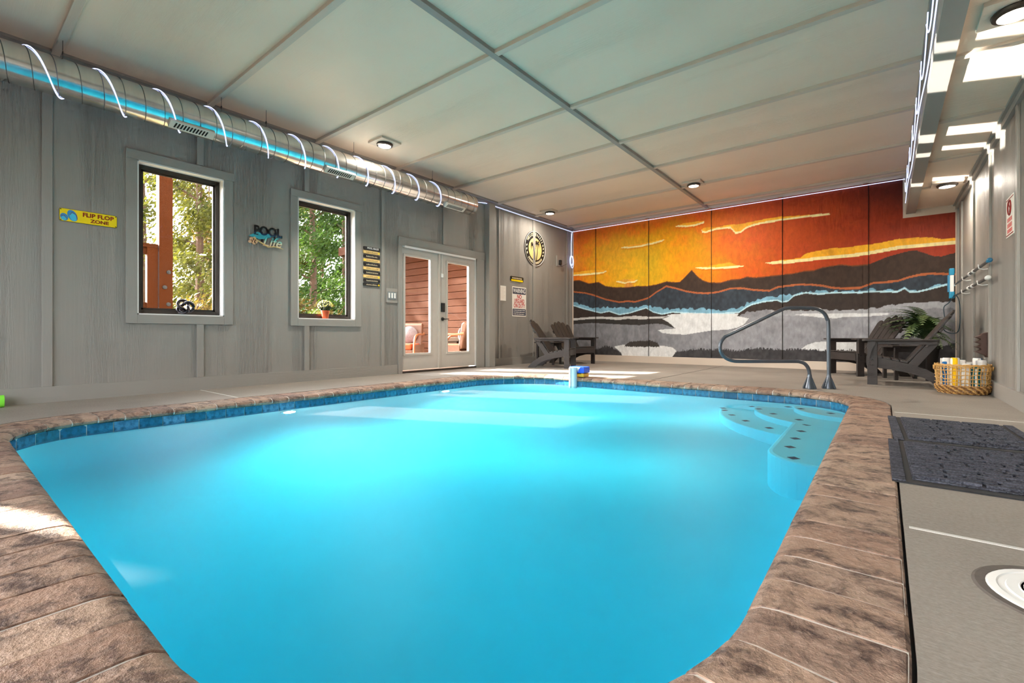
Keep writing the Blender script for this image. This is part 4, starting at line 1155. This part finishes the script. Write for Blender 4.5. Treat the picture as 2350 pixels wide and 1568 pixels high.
for c, (x, y, a, lab) in zip(chairs, spots):
    c.location = (x, y, 0); c.rotation_euler = (0, 0, R(a)); tag(c, lab, 'chair', 'slatted garden chairs by the pool')

def side_table(x, y, rz, label):
    t = thing('side_table', label, 'side table', (x, y, 0), R(rz), 'small charcoal side tables')
    for k in range(5): MB().box(-0.225+k*0.0915, -0.225+k*0.0915+0.085, -0.22, 0.22, 0.43, 0.452).build('top_slat', M['poly'], t, bevel=0.003)
    for sx in (-1, 1):
        for sy in (-1, 1): MB().box(sx*0.17-0.02, sx*0.17+0.02, sy*0.17-0.02, sy*0.17+0.02, 0, 0.43).build('leg', M['poly'], t, bevel=0.003)
    for s in (-1, 1):
        MB().box(-0.19, 0.19, s*0.17-0.012, s*0.17+0.012, 0.37, 0.43).build('apron', M['poly'], t)
        MB().box(-0.15, 0.15, s*0.17-0.01, s*0.17+0.01, 0.12, 0.15).build('stretcher', M['poly'], t)
    return t
side_table(-5.28, 7.80, 8, 'small charcoal side table between the two corner chairs')
side_table(0.22, 8.15, 20, 'small charcoal side table in front of the fern')

# ---- handrail
rail = thing('pool_handrail', 'dark grey bent tube handrail beside the pool steps', 'handrail', (-0.479, 6.24, 0), 0.6745)
path = [(-0.219,0.03),(-0.219,0.147),(-0.227,0.205),(-0.245,0.245),(-0.275,0.277),(-0.32,0.296),(-0.387,0.302),(-0.70,0.302),(-1.00,0.302),(-1.07,0.308),(-1.13,0.328),(-1.175,0.362),(-1.205,0.41),(-1.214,0.455),(-1.207,0.50),(-1.19,0.537),(-1.165,0.567),(-1.134,0.587),(-0.83,0.731),(-0.529,0.875),(-0.47,0.892),(-0.413,0.897),(-0.30,0.897),(-0.198,0.895),(-0.13,0.882),(-0.082,0.858),(-0.045,0.820),(-0.022,0.767),(-0.010,0.70),(-0.005,0.16),(-0.005,0.03)]
def catmull(P, k=4):
    out = []
    for i in range(len(P)-1):
        p0 = P[max(i-1,0)]; p1 = P[i]; p2 = P[i+1]; p3 = P[min(i+2, len(P)-1)]
        for j in range(k):
            t = j/k
            out.append(tuple(0.5*((2*b)+(c-a)*t+(2*a-5*b+4*c-d)*t*t+(-a+3*b-3*c+d)*t**3) for a, b, c, d in zip(p0, p1, p2, p3)))
    out.append(P[-1]); return out
MB().tube([(p[0], 0, p[1]) for p in catmull(path, 3)], 0.0195, 14, up=(0,1,0)).build('tube', M['rail'], rail, smooth=True)
for x in (-0.219, -0.005):
    b = MB().lathe([(0.055,0.0),(0.055,0.012),(0.030,0.10),(0.024,0.13),(0.022,0.155)], 20, (x,0,0))
    for k in range(6):
        a = R(k*60); d = Vector((math.cos(a), math.sin(a), 0)); q = Vector((-d.y, d.x, 0))
        b.add([Vector((x,0,0))+d*0.03+q*0.006, Vector((x,0,0))+d*0.072+q*0.006, Vector((x,0,0.012))+d*0.072+q*0.006, Vector((x,0,0.13))+d*0.024+q*0.006,
               Vector((x,0,0))+d*0.03-q*0.006, Vector((x,0,0))+d*0.072-q*0.006, Vector((x,0,0.012))+d*0.072-q*0.006, Vector((x,0,0.13))+d*0.024-q*0.006],
              [(0,1,2,3),(7,6,5,4),(1,5,6,2),(2,6,7,3)])
    b.build('base_flange', M['rail'], rail, smooth=30)

# ---- pool alarm at the far edge
al = thing('pool_alarm', 'white post in the water with a blue and yellow box on the far coping', 'pool alarm', (-3.40, 5.62, 0))
MB().prism([(-0.045,-0.02),(-0.04,-0.05),(-0.012,-0.055),(-0.008,-0.02)], -0.33, 0.135).build('front_rib', M['white'], al)
MB().lathe([(0.042,-0.33),(0.042,0.14),(0.036,0.14),(0.036,0.12)], 20, (0.018,-0.005,0)).build('tube', plain('pale_blue_plastic', lin(196,214,226), 0.35), al, smooth=30)
MB().box(-0.085, 0.155, 0.03, 0.20, 0.062, 0.148).build('body', plain('royal_blue_plastic', lin(24,84,214), 0.35), al, bevel=0.012)
MB().box(-0.07, 0.145, 0.045, 0.19, 0.008, 0.056).build('base', plain('amber_plastic', lin(232,170,40), 0.4), al, bevel=0.008)
MB().box(0.03, 0.10, 0.04, 0.19, 0.050, 0.066).build('spacer', M['black'], al)
MB().prism([(0.02,0.145),(0.055,0.105),(0.06,0.075),(0.07,0.105),(0.10,0.145)], 0.026, 0.030, 'y').build('emblem', M['white'], al)

# ---- towel basket
bk = thing('towel_basket', 'round open-weave rattan basket on the deck by the grey wall', 'basket', (0.622, 6.60, 0))
M['rattan'] = plain('golden_rattan', lin(200, 156, 90), 0.5, var=0.45, vscale=70)
RB, HB = 0.205, 0.29
lat = MB(); rr = random.Random(21)
for k in range(40):
    a = 2*math.pi*k/40
    lat.tube([((RB-0.012+0.03*(z/HB)*0.5+rr.uniform(-0.004,0.004))*math.cos(a+rr.uniform(-0.03,0.03)), (RB-0.012+0.03*(z/HB)*0.5)*math.sin(a+rr.uniform(-0.03,0.03)), z) for z in (0.06,0.12,0.19,0.25,HB)], 0.0042, 4)
for z in (0.115, 0.155, 0.195, 0.235, 0.268):
    lat.tube([((RB+0.004*math.sin(k*1.9))*math.cos(2*math.pi*k/48), (RB+0.004*math.sin(k*1.9))*math.sin(2*math.pi*k/48), z+rr.uniform(-0.006,0.006)) for k in range(48)], 0.0042, 4, closed=True)
lat.build('lattice', M['rattan'], bk)['kind'] = 'stuff'
wv = MB(); wv2 = MB()
for j in range(8):
    z = 0.008+j*0.011
    for ph in (0, math.pi):
        (wv if ph else wv2).tube([((RB-0.03+0.03*min(1, z/0.05)+0.007*math.sin(k*math.pi/2+ph+j*math.pi/2))*math.cos(2*math.pi*k/80), (RB-0.03+0.03*min(1, z/0.05)+0.007*math.sin(k*math.pi/2+ph+j*math.pi/2))*math.sin(2*math.pi*k/80), z+0.004*math.cos(k*math.pi/2+ph)) for k in range(80)], 0.0048, 4, closed=True)
wv.build('woven_base', M['rattan'], bk)['kind'] = 'stuff'
wv2.build('woven_base', plain('dark_rattan', lin(112,72,36), 0.5, var=0.4, vscale=70), bk)['kind'] = 'stuff'
for dz in (0.0, 0.016): MB().tube([((RB+0.006)*math.cos(2*math.pi*k/60), (RB+0.006)*math.sin(2*math.pi*k/60), HB-0.006+dz*0.7+0.004*math.sin(k*2.1)) for k in range(60)], 0.0058, 6, closed=True).build('rim', M['rattan'], bk)
MB().lathe([(0.0,0.012),(RB-0.03,0.012),(RB-0.03,0.02),(0,0.02)], 30).build('bottom', M['rattan'], bk)
for sx in (-1, 1): MB().tube([(sx*(RB+0.01), 0.06*math.cos(a), HB-0.01+0.04*math.sin(a)) for a in np.linspace(math.pi, 2*math.pi, 9)], 0.007, 5).build('handle', M['rattan'], bk)
def towel_mat(name, a, b, freq):
    m, nt, out = new_mat(name)
    tc = N(nt, 'ShaderNodeTexCoord'); sp = N(nt, 'ShaderNodeSeparateXYZ'); nt.links.new(tc.outputs['Object'], sp.inputs[0])
    mm = N(nt, 'ShaderNodeMath', operation='MULTIPLY'); mm.inputs[1].default_value = freq; nt.links.new(sp.outputs[0], mm.inputs[0])
    fr = N(nt, 'ShaderNodeMath', operation='FRACT'); nt.links.new(mm.outputs[0], fr.inputs[0])
    gt = N(nt, 'ShaderNodeMath', operation='GREATER_THAN'); gt.inputs[1].default_value = 0.55; nt.links.new(fr.outputs[0], gt.inputs[0])
    bsdf(nt, out, mixc(nt, gt.outputs[0], a, b), 0.9, 0, bump(nt, noise(nt, coords(nt), 160, 2), 0.4, 0.003), 0.1)
    return m
wt = lin(232,228,222)
TM = [('white and yellow striped', towel_mat('yellow_stripe_towel', wt, lin(240,190,30), 14)), ('white and blue striped', towel_mat('blue_stripe_towel', wt, lin(40,96,150), 12)),
      ('plain white', towel_mat('white_towel', wt, lin(222,218,212), 6)), ('white and maroon striped', towel_mat('maroon_stripe_towel', wt, lin(110,30,44), 11)),
      ('pale grey', towel_mat('grey_towel', lin(196,196,196), lin(210,208,206), 8)), ('white and teal striped', towel_mat('teal_stripe_towel', wt, lin(30,110,120), 13))]
tpos = [(-0.17,-0.09,1,'nearest the chair'),(-0.09,-0.18,0,'at the front of the basket'),(0.02,-0.19,2,'at the front of the basket'),(0.12,-0.16,5,'at the front of the basket'),(0.19,-0.06,4,'against the basket rim by the wall'),
        (-0.16,0.05,2,'nearest the chair'),(-0.05,-0.05,4,'in the middle of the basket'),(0.06,-0.04,3,'in the middle of the basket'),(0.16,0.08,1,'beside the wall'),(0.0,0.10,5,'at the back of the basket'),(-0.10,0.165,0,'at the back of the basket'),(0.09,0.17,2,'at the back of the basket')]
for k, (x, y, mi, where) in enumerate(tpos):
    h = 0.30+0.045*math.sin(k*1.7)
    t = thing('rolled_towel', '%s rolled towel standing %s' % (TM[mi][0], where), 'towel', (0.622+x*0.72, 6.60+y*0.72, 0.021), 0.5*k, 'rolled towels in the basket')
    r_ = 0.036
    MB().lathe([(r_*0.94,0),(r_,0.012),(r_,h-0.02),(r_*0.93,h-0.006),(r_*0.8,h),(r_*0.72,h-0.004),(r_*0.62,h-0.001),(r_*0.5,h-0.005),(r_*0.36,h-0.001),(r_*0.2,h-0.006),(0,h-0.004)], 18).build('roll', TM[mi][1], t, smooth=50)
    MB().obox((r_*0.95, 0.012, h/2), (0,1,0), (1,0,0), (0,0,1), 0.04, 0.010, h-0.01).build('loose_edge', TM[mi][1], t, bevel=0.003)

# ---- fern
fx, fy = 0.46, 8.93
fern = thing('potted_fern', 'bushy green fern in a dark pot behind the side table', 'potted plant', (fx, fy, 0))
MB().lathe([(0.11,0),(0.15,0.38),(0.165,0.40),(0.165,0.44),(0.145,0.44),(0.14,0.40)], 24).build('pot', plain('dark_planter', lin(40,36,34), 0.6), fern, smooth=40)
def frond_mesh(seed):
    rr = random.Random(seed); mb = MB(); n_ = 17; L_ = rr.uniform(0.40, 0.54); droop = rr.uniform(0.16, 0.34)
    pts = []
    for i in range(n_+1):
        t = i/n_; pts.append(Vector((L_*t, 0, 0.36*math.sin(t*1.5)*0.85-droop*t*t*1.35)))
    mb.tube(pts, [0.004*(1-0.8*i/n_) for i in range(n_+1)], 3)
    for i in range(2, n_+1):
        t = i/n_; p = pts[i]; w = 0.085*math.sin(math.pi*min(1, 0.12+t*0.86))**0.8+0.008
        tan = (pts[min(i+1, n_)]-pts[i-1]).normalized()
        for s in (-1, 1):
            d = (Vector((0, s, 0))*0.93+tan*0.35+Vector((0,0,-0.18))).normalized(); q = tan*0.011
            mb.add([p-q, p+d*w*0.5-q*1.1+Vector((0,0,0.004)), p+d*w, p+d*w*0.5+q*1.1+Vector((0,0,0.004)), p+q], [(0,1,2,3,4)])
    return mb.mesh('frond', None)
FM = [plain('fern_green_%d' % k, c, 0.45, var=0.25, vscale=25) for k, c in enumerate((lin(62,84,44), lin(44,66,36), lin(92,110,66)))]
fms = []
for k in range(6):
    me = frond_mesh(k); me.materials.append(FM[k % 3]); fms.append(me)
rr = random.Random(5)
for k in range(76):
    a = k*2.399+rr.uniform(-0.2, 0.2); tilt = -1.15*rr.random()**0.8+0.22
    o = inst('frond', fms[k % 6], fern, (0.03*math.cos(a), 0.03*math.sin(a), 0.50+rr.uniform(-0.02, 0.16)), (0, tilt, a))
    o.scale = (0.62,)*3 if math.cos(a) > 0.25 else ((0.85,)*3 if math.sin(a) > 0.3 else (1.08,)*3)

# ---- pool poles, brush and net hoop on the right wall
M['alu'] = plain('dull_aluminium', (0.16,0.155,0.155,1), 0.45, 0.6)
def pole(z, y0, y1, endmat, label):
    t = thing('telescopic_pole', label, 'pole', (XR-0.065, y0, z))
    MB().lathe([(0.015,0.0),(0.015,1.2),(0.0125,1.205),(0.0125,y1-y0)], 14, axis='y').build('shaft', M['alu'], t, smooth=30)
    MB().lathe([(0.012,-0.09),(0.022,-0.075),(0.022,-0.03),(0.017,0.02)], 14, axis='y').build('grip', endmat, t, smooth=30)
    for yy in (0.9, 1.22): MB().lathe([(0.017,yy),(0.022,yy+0.01),(0.022,yy+0.06),(0.017,yy+0.07)], 14, axis='y').build('twist_lock', M['white'], t, smooth=30)
    for yy in (0.45, 1.75): MB().tube([(0.062,yy,-0.03),(0.02,yy,-0.035),(-0.015,yy,-0.022),(-0.02,yy,0.02)], 0.005, 6).build('hook', M['white'], t, smooth=True)
    return t
pole(1.315, 6.42, 9.1, plain('teal_grip', lin(20,110,150), 0.4), 'upper grey telescopic pole with a blue grip hung on the wall')
pole(1.155, 6.50, 9.1, M['white'], 'lower grey telescopic pole with a white end hung on the wall')
br = thing('pool_brush', 'blue and white pool brush head upright at the pole ends by the mural', 'brush', (XR-0.10, 9.14, 1.33))
MB().prism([(-0.012,-0.20),(0.02,-0.215),(0.02,0.215),(-0.012,0.20),(-0.022,0.12),(-0.022,-0.12)], -0.045, 0.045, 'y').build('back', M['white'], br, bevel=0.006)
for s in (-1, 1): MB().box(-0.03, 0.026, -0.05, 0.05, s*0.165-0.05, s*0.165+0.05).build('end_cap', plain('sea_blue_plastic', lin(30,140,180), 0.4), br, bevel=0.01)
MB().box(-0.045, -0.02, -0.035, 0.035, -0.12, 0.12).build('bristles', plain('blue_bristles', lin(60,130,170), 0.8), br)
hp = thing('net_hoop', 'thin dark wire hoop dangling below the pole ends', 'net hoop', (XR-0.10, 8.95, 0))
MB().tube(catmull([(0.02,0.10,1.16),(-0.04,0.06,1.05),(-0.10,-0.02,0.98),(-0.09,-0.04,0.80),(-0.10,-0.02,0.67),(-0.03,0.0,0.62),(0.05,-0.03,0.65),(0.065,-0.05,0.90),(0.05,-0.02,1.10),(0.02,0.10,1.16)], 4), 0.006, 6).build('hoop', plain('dark_teal_wire', lin(26,54,66), 0.4), hp, smooth=True)
orn = thing('wall_ornament', 'small brown scalloped wooden ornament low on the wall above the basket', 'ornament', (XR, 7.02, 0.49))
pf = [(0,-0.125)]
for k in range(4):
    z0 = -0.10+k*0.052; pf += [(-0.055,z0+0.008),(-0.10,z0+0.026),(-0.055,z0+0.046)]
pf += [(-0.04,0.125),(0,0.135)]
for k in range(5): MB().prism(pf, -0.03, -0.012, 'y').build('carved_rib', plain('carved_brown_wood', lin(70,44,34), 0.5), orn, bevel=0.003).location = (0, k*0.03-0.04, 0)
MB().box(-0.012, 0, -0.08, 0.08, -0.13, 0.13).build('backplate', plain('brown_backplate', lin(60,36,28), 0.5), orn)

# ---- red and white prohibition sign on the right wall
t = thing('prohibition_sign', 'white wall sign with a red crossed circle and red lettering', 'sign', (XR, 5.845, 1.625)); t.rotation_euler = RROT
MB().prism(rrect(0.30, 0.345, 0.004, 2), 0.0, 0.005).build('plate', M['paper'], t)
for yy in (0.155, -0.155): MB().box(-0.145, 0.145, yy-0.005, yy+0.005, 0.005, 0.0058).build('rule', M['red'], t)
MB().tube([(0.062*math.cos(a), 0.075+0.062*math.sin(a), 0.0062) for a in np.linspace(0, 2*math.pi, 25)[:-1]], 0.0075, 5, closed=True).build('circle', M['red'], t)
MB().obox((0,0.075,0.0066), (1,-1,0), (1,1,0), (0,0,1), 0.12, 0.013, 0.002).build('slash', M['red'], t)
MB().prism([(-0.03,0.05),(0.0,0.085),(0.028,0.10),(0.034,0.09),(0.006,0.065),(-0.018,0.035)], 0.005, 0.0062).prism(ell(0.016,0.112,0.011,0.011,10), 0.005, 0.0062).build('pictogram', M['black'], t)
rr = random.Random(2)
for k, (yy, hh) in enumerate(((-0.025,0.036),(-0.075,0.040),(-0.122,0.034))):
    mb = MB(); x = -0.10
    while x < 0.09:
        w_ = rr.uniform(0.016, 0.024); mb.box(x, x+w_*0.62, yy-hh/2, yy+hh/2, 0.005, 0.0058); x += w_+0.004
    mb.build('red_words', M['sred'], t)

# ---- door mats, skimmer lid, pool noodle
def mat_mat():
    m, nt, out = new_mat('charcoal_ribbed_mat')
    v = coords(nt)
    n1 = noise(nt, coords(nt, (9, 60, 9)), 1.0, 4, 0.65, 0.6); n2 = noise(nt, v, 130, 3)
    col = ramp(nt, n1, [(0.35, lin(26,27,32)), (0.6, lin(84,86,98))])
    col = mixc(nt, 0.4, col, ramp(nt, n2, [(0.35, lin(28,28,32)), (0.7, lin(124,126,136))]))
    h = N(nt, 'ShaderNodeMath', operation='ADD'); nt.links.new(n1, h.inputs[0]); nt.links.new(n2, h.inputs[1])
    bsdf(nt, out, col, 0.95, 0, bump(nt, h.outputs[0], 0.9, 0.006), 0.1)
    return m
M['mat'] = mat_mat()
def door_mat(x0, x1, y0, y1, label, rz=0.0, z=0.0):
    t = thing('door_mat', label, 'mat', ((x0+x1)/2, (y0+y1)/2, z), rz, 'charcoal mats beside the coping')
    w, l = (x1-x0)/2, (y1-y0)/2
    MB().box(-w, w, -l, l, 0.0, 0.006).build('backing', plain('black_rubber', (0.02,0.02,0.022,1), 0.8), t)
    MB().box(-w+0.065, w-0.065, -l+0.05, l-0.05, 0.006, 0.013).build('pile', M['mat'], t, bevel=0.003)
    for s in (-1, 1):
        MB().box(min(s*(w-0.045), s*w)+0.0, max(s*(w-0.045), s*w), -l, l, 0.006, 0.012).build('border_strip', M['mat'], t, bevel=0.003)
    k = int((2*l-0.12)/0.044); rr = random.Random(int(y0*100))
    for i in range(k):
        yy = -l+0.065+i*0.044; x = -w+0.07
        mb = MB()
        while x < w-0.10:
            e = min(x+rr.uniform(0.10, 0.22), w-0.07); mb.box(x, e-0.012, yy, yy+0.028, 0.013, 0.024); x = e
        mb.build('rib', M['mat'], t)
    return t
door_mat(0.03, 0.66, 3.42, 4.36, 'charcoal ribbed mat farther from the viewpoint beside the coping', R(1.5))
door_mat(0.02, 0.68, 2.46, 3.40, 'charcoal ribbed mat closer to the viewpoint beside the coping', R(0.5))
lid = thing('skimmer_lid', 'round white skimmer lid with ringed grip set in the deck', 'skimmer lid', (0.345, 1.60, 0.0))
MB().lathe([(0.155,0.0),(0.150,0.004),(0.135,0.0045),(0.132,0.002),(0.12,0.002),(0.118,0.005),(0.105,0.005),(0.0,0.005)], 48).build('disc', M['white'], lid, smooth=30)
for k in range(9): MB().lathe([(0.03+k*0.008,0.005),(0.032+k*0.008,0.0072),(0.034+k*0.008,0.005)], 48).build('ridge', M['white'], lid, smooth=20)
MB().lathe([(0.178,0.0),(0.172,0.003),(0.155,0.0025),(0.152,0.0)], 48).build('frame', plain('stained_concrete_ring', lin(96,88,82), 0.9, var=0.35, vscale=40), lid)
nd = thing('pool_noodle', 'bright green foam pool noodle lying along the baseboard', 'pool noodle', (XL+0.115, 0.385, 0.0))
MB().lathe([(0.018,-1.25),(0.05,-1.25),(0.05,0.0),(0.018,0.0),(0.018,-1.25)], 20, (0,0,0.05), 'y').build('foam', plain('lime_foam', lin(128,226,60), 0.8), nd, smooth=40)

# ================================================================== OUTSIDE
ground = MB().box(-60, XL-0.17, -40, 60, -0.9, -0.6).build('ground', plain('leafy_ground', lin(104,96,60), 0.9, var=0.35, vscale=2))
struct(ground, 'leaf-strewn ground outside the windows')
M['cedar'] = paint('orange_stained_timber', lin(66, 30, 6), grain=(18, 18, 0.7), strength=0.4, rough=0.7, spec=0.08)
M['cedarh'] = paint('orange_stained_boards', lin(60, 28, 7), grain=(0.7, 18, 18), strength=0.5, rough=0.7, spec=0.08)
# deck post and railing outside the first window
dk = thing('deck_post', 'orange-stained timber deck post with dark bolts outside the first window', 'post', (-7.20, 1.88, -0.6))
MB().box(-0.065, 0.065, -0.072, 0.072, 0, 4.4).build('timber', M['cedar'], dk, bevel=0.004)
for y_, z_ in ((0.028,1.995),(-0.015,1.80),(0.025,1.585)): MB().lathe([(0.026,0.0),(0.024,0.012),(0.012,0.016),(0.0,0.016)], 14, (0.065, y_, z_), 'x').build('bolt', M['black'], dk, smooth=40)
rl = thing('deck_railing', 'orange-stained timber deck railing left of the deck post', 'railing', (-7.20, 0.0, 0.0))
MB().box(-0.07, 0.05, 0.3, 1.80, 1.69, 1.735).build('cap_rail', M['cedarh'], rl)
MB().box(-0.02, 0.02, 0.3, 1.80, 1.60, 1.69).build('upper_rail', M['cedarh'], rl)
MB().box(-0.02, 0.02, 0.3, 1.80, 0.92, 1.0).build('lower_rail', M['cedarh'], rl)
MB().box(-0.045, 0.045, 1.69, 1.80, 0.0, 1.69).build('stub_post', M['cedar'], rl)
for k in range(12): MB().tube([(0,0.40+k*0.11,0.98),(0,0.40+k*0.11,1.62)], 0.008, 6).build('baluster', M['white'] if k == 11 else M['black'], rl)
# porch wing with stained plank wall behind the doors
wing = thing('porch_wing', 'orange-brown plank wall of the house wing seen through the glazed doors', 'house wing', (0, 0, 0))
for k in range(26):
    MB().box(-10.4, XL-0.18, 6.9, 6.96, 0.0+k*0.15, 0.142+k*0.15).build('plank', M['cedarh'], wing, bevel=0.006)
MB().box(-10.4, XL-0.18, 6.96, 7.1, -0.6, 4.0).build('backing', M['cedar'], wing)
MB().box(-10.55, -10.35, 6.8, 7.1, -0.6, 4.0).build('corner_board', M['cedar'], wing)
MB().box(-10.6, XL-0.18, 6.35, 7.1, 2.55, 2.75).build('eave', M['cedarh'], wing)
struct(MB().box(-10.2, XL-0.165, 3.9, 6.9, -0.6, 0.0).build('porch_floor', plain('porch_boards', lin(150,120,96), 0.7)), 'timber porch floor outside the glazed doors')
M['wicker'] = plain('dark_wicker', lin(92, 58, 38), 0.5, var=0.4, vscale=60)
M['orange'] = plain('orange_cushion_cloth', lin(160, 60, 18), 0.8, var=0.12, vscale=40)
def wicker_chair(x, y, rz, label):
    t = thing('wicker_armchair', label, 'armchair', (x, y, 0.0), R(rz), 'wicker porch chairs')
    MB().box(-0.28, 0.28, -0.27, 0.27, 0.22, 0.30).build('seat_frame', M['wicker'], t, bevel=0.02)
    MB().box(-0.25, 0.27, -0.24, 0.24, 0.30, 0.42).build('seat_cushion', M['orange'], t, bevel=0.03)
    MB().prism([(-0.22,0.30),(-0.30,0.34),(-0.40,0.80),(-0.36,0.84),(-0.30,0.80)], -0.26, 0.26, 'y').build('backrest', M['wicker'], t, bevel=0.02)
    for s in (-1, 1):
        MB().tube(catmull([(0.30,s*0.31,0.0),(0.31,s*0.31,0.30),(0.24,s*0.31,0.54),(0.05,s*0.31,0.60),(-0.20,s*0.31,0.60),(-0.36,s*0.28,0.62)], 4), 0.022, 8).build('armrest', plain('bent_cane', lin(128,78,44), 0.4), t, smooth=True)
        MB().tube([(-0.28,s*0.27,0.0),(-0.28,s*0.27,0.3)], 0.02, 8).build('leg', M['wicker'], t)
        MB().box(-0.28, 0.28, s*0.30-0.01, s*0.30+0.01, 0.05, 0.40).build('side_panel', M['wicker'], t)
    MB().lathe([(0.0,-0.05),(0.12,-0.045),(0.17,0.0),(0.12,0.045),(0.0,0.05)], 20, (-0.22,0.02,0.60), 'x').build('throw_pillow', plain('grey_check_pillow', lin(110,100,100), 0.9, var=0.4, vscale=40), t, smooth=True)
    return t
wicker_chair(-7.48, 5.92, -60, 'wicker porch armchair with orange cushion behind the first door pane')
wicker_chair(-6.50, 6.30, 200, 'wicker porch armchair partly hidden behind the second door pane')
pt = thing('porch_table', 'small pale box table on the porch behind the second door pane', 'table', (-7.10, 6.66, 0.0))
MB().box(-0.17, 0.17, -0.17, 0.17, 0.05, 0.46).build('body', plain('pale_stone_box', lin(150,140,126), 0.8), pt)
MB().box(-0.20, 0.20, -0.20, 0.20, 0.46, 0.54).build('top', plain('whitewashed_top', lin(160,152,140), 0.6), pt, bevel=0.004)
MB().lathe([(0.03,0.54),(0.035,0.60),(0.02,0.66),(0.012,0.70),(0.012,0.76)], 12, (-0.08,-0.05,0)).build('bottle', plain('teal_bottle', lin(40,110,120), 0.2), pt, smooth=True)
# mum on the porch outside the second window, in view beside the sill pot
mo2 = thing('porch_mum', 'larger yellow-green mum in an orange pot outside the second window', 'potted plant', (-6.28, 3.42, 0.60))
MB().box(-0.16, 0.10, -0.35, 0.45, -1.2, 0.0).build('ledge', M['cedarh'], mo2)
MB().lathe([(0.07,0),(0.095,0.10),(0.10,0.10),(0.10,0.125),(0.08,0.125)], 20).build('pot', plain('bright_orange_pot', lin(170,66,26), 0.6), mo2, smooth=40)
leaf_ball(1100, (0,0,0.24), 0.135, 0.13, 0.016, 8).build('foliage', plain('yellow_green_leaf', lin(104,122,40), 0.6, var=0.3, vscale=30), mo2)['kind'] = 'stuff'

# trees beyond the deck
def leaf_mat(name, c1, c2):
    m, nt, out = new_mat(name)
    n1 = noise(nt, coords(nt), 1.6, 4, 0.7)
    col = ramp(nt, n1, [(0.3, c1), (0.7, c2)])
    p = bsdf(nt, out, col, 0.6, 0, None, 0.2)
    tr = N(nt, 'ShaderNodeBsdfTranslucent'); nt.links.new(col, tr.inputs[0])
    mx = N(nt, 'ShaderNodeMixShader'); mx.inputs[0].default_value = 0.35
    nt.links.new(p.outputs[0], mx.inputs[1]); nt.links.new(tr.outputs[0], mx.inputs[2]); nt.links.new(mx.outputs[0], out.inputs['Surface'])
    return m
LM = [leaf_mat('olive_leaf', lin(40,48,14), lin(112,110,38)), leaf_mat('mid_green_leaf', lin(24,46,16), lin(72,98,30)), leaf_mat('autumn_leaf', lin(60,46,17), lin(114,96,36))]
M['bark'] = plain('tree_bark', lin(92, 66, 48), 0.9, var=0.3, vscale=20)
def tree(x, y, h, rx, z0, z1, nl, size, li, label, seed):
    t = thing('tree', label, 'tree', (x, y, -0.6), 0, 'trees beyond the deck')
    rr = random.Random(seed); mb = MB(); tips = []
    mb.tube([(0,0,0),(0.05,0.03,h*0.4),(-0.04,0.02,h*0.75),(0.02,0,h)], [0.13,0.10,0.06,0.02], 7)
    for k in range(13):
        zz = z0+(z1-z0)*k/13; a = k*2.4+rr.random(); L_ = rx*rr.uniform(0.6, 1.0)*(1.0-0.35*k/13)
        p0 = Vector((0,0,zz)); p2 = Vector((L_*math.cos(a), L_*math.sin(a), zz+L_*rr.uniform(0.15, 0.5)))
        p1 = (p0+p2)/2+Vector((0,0,0.1)); mb.tube([p0,p1,p2], [0.04,0.025,0.01], 5)
        for q in (0.45, 0.75, 1.0): tips.append((p0.lerp(p2, q), 0.35+0.3*rr.random()))
    mb.build('trunk', M['bark'], t)
    lf = MB(); per = nl//len(tips)
    for c, r_ in tips:
        for i in range(per):
            p = c+Vector((rr.gauss(0,r_*0.55), rr.gauss(0,r_*0.55), rr.gauss(0,r_*0.45)))
            n_ = Vector((rr.gauss(0,1), rr.gauss(0,1), rr.gauss(0,1))).normalized(); m_ = n_.orthogonal().normalized()
            q = n_.cross(m_); sz = size*rr.uniform(0.6, 1.3)
            lf.add([p-m_*sz, p-q*sz*0.5, p+m_*sz, p+q*sz*0.5], [(0,1,2,3)])
    lf.build('foliage', LM[li], t)['kind'] = 'stuff'
    return t
tree(-15.0, 4.7, 8.0, 1.6, 2.0, 7.5, 9000, 0.060, 0, 'olive-green pine in the middle of the first window view', 1)
tree(-17.5, 4.0, 8.5, 1.7, 2.2, 8.0, 6000, 0.060, 0, 'thin olive tree left of the deck post in the first window', 2)
tree(-21.0, 7.2, 8.0, 2.2, 0.8, 7.0, 9000, 0.075, 2, 'golden tree low on the right of the first window view', 3)
tree(-13.5, 7.2, 7.5, 1.9, 1.0, 7.0, 16000, 0.055, 1, 'dense leafy green tree filling the second window', 4)
tree(-17.0, 10.4, 8.0, 2.2, 0.8, 7.5, 14000, 0.070, 1, 'broad green tree on the right of the second window view', 5)
tree(-20.0, 9.6, 8.5, 2.6, 0.8, 8.0, 14000, 0.085, 0, 'tall olive tree behind the dense tree in the second window', 6)
tree(-26.0, 8.6, 9.0, 2.8, 0.8, 8.0, 9000, 0.10, 0, 'distant olive tree glimpsed through the first window', 7)
tree(-26.0, 14.5, 9.0, 3.2, 0.8, 8.5, 9000, 0.11, 1, 'distant green tree glimpsed through the second window', 8)
def shrub(x, y, r_, h, li, label, seed):
    t = thing('shrub', label, 'shrub', (x, y, -0.6), 0, 'undergrowth beyond the deck')
    leaf_ball(3500, (0,0,h*0.5), r_, h*0.5, 0.06, seed, 0.8).build('foliage', LM[li], t)['kind'] = 'stuff'
shrub(-13.0, 4.6, 1.3, 2.4, 2, 'golden undergrowth at the foot of the pine', 31)
shrub(-12.0, 6.3, 1.2, 2.2, 2, 'brown-green undergrowth low in the second window', 32)
shrub(-12.5, 7.9, 1.2, 2.0, 1, 'green undergrowth low on the right of the second window', 33)
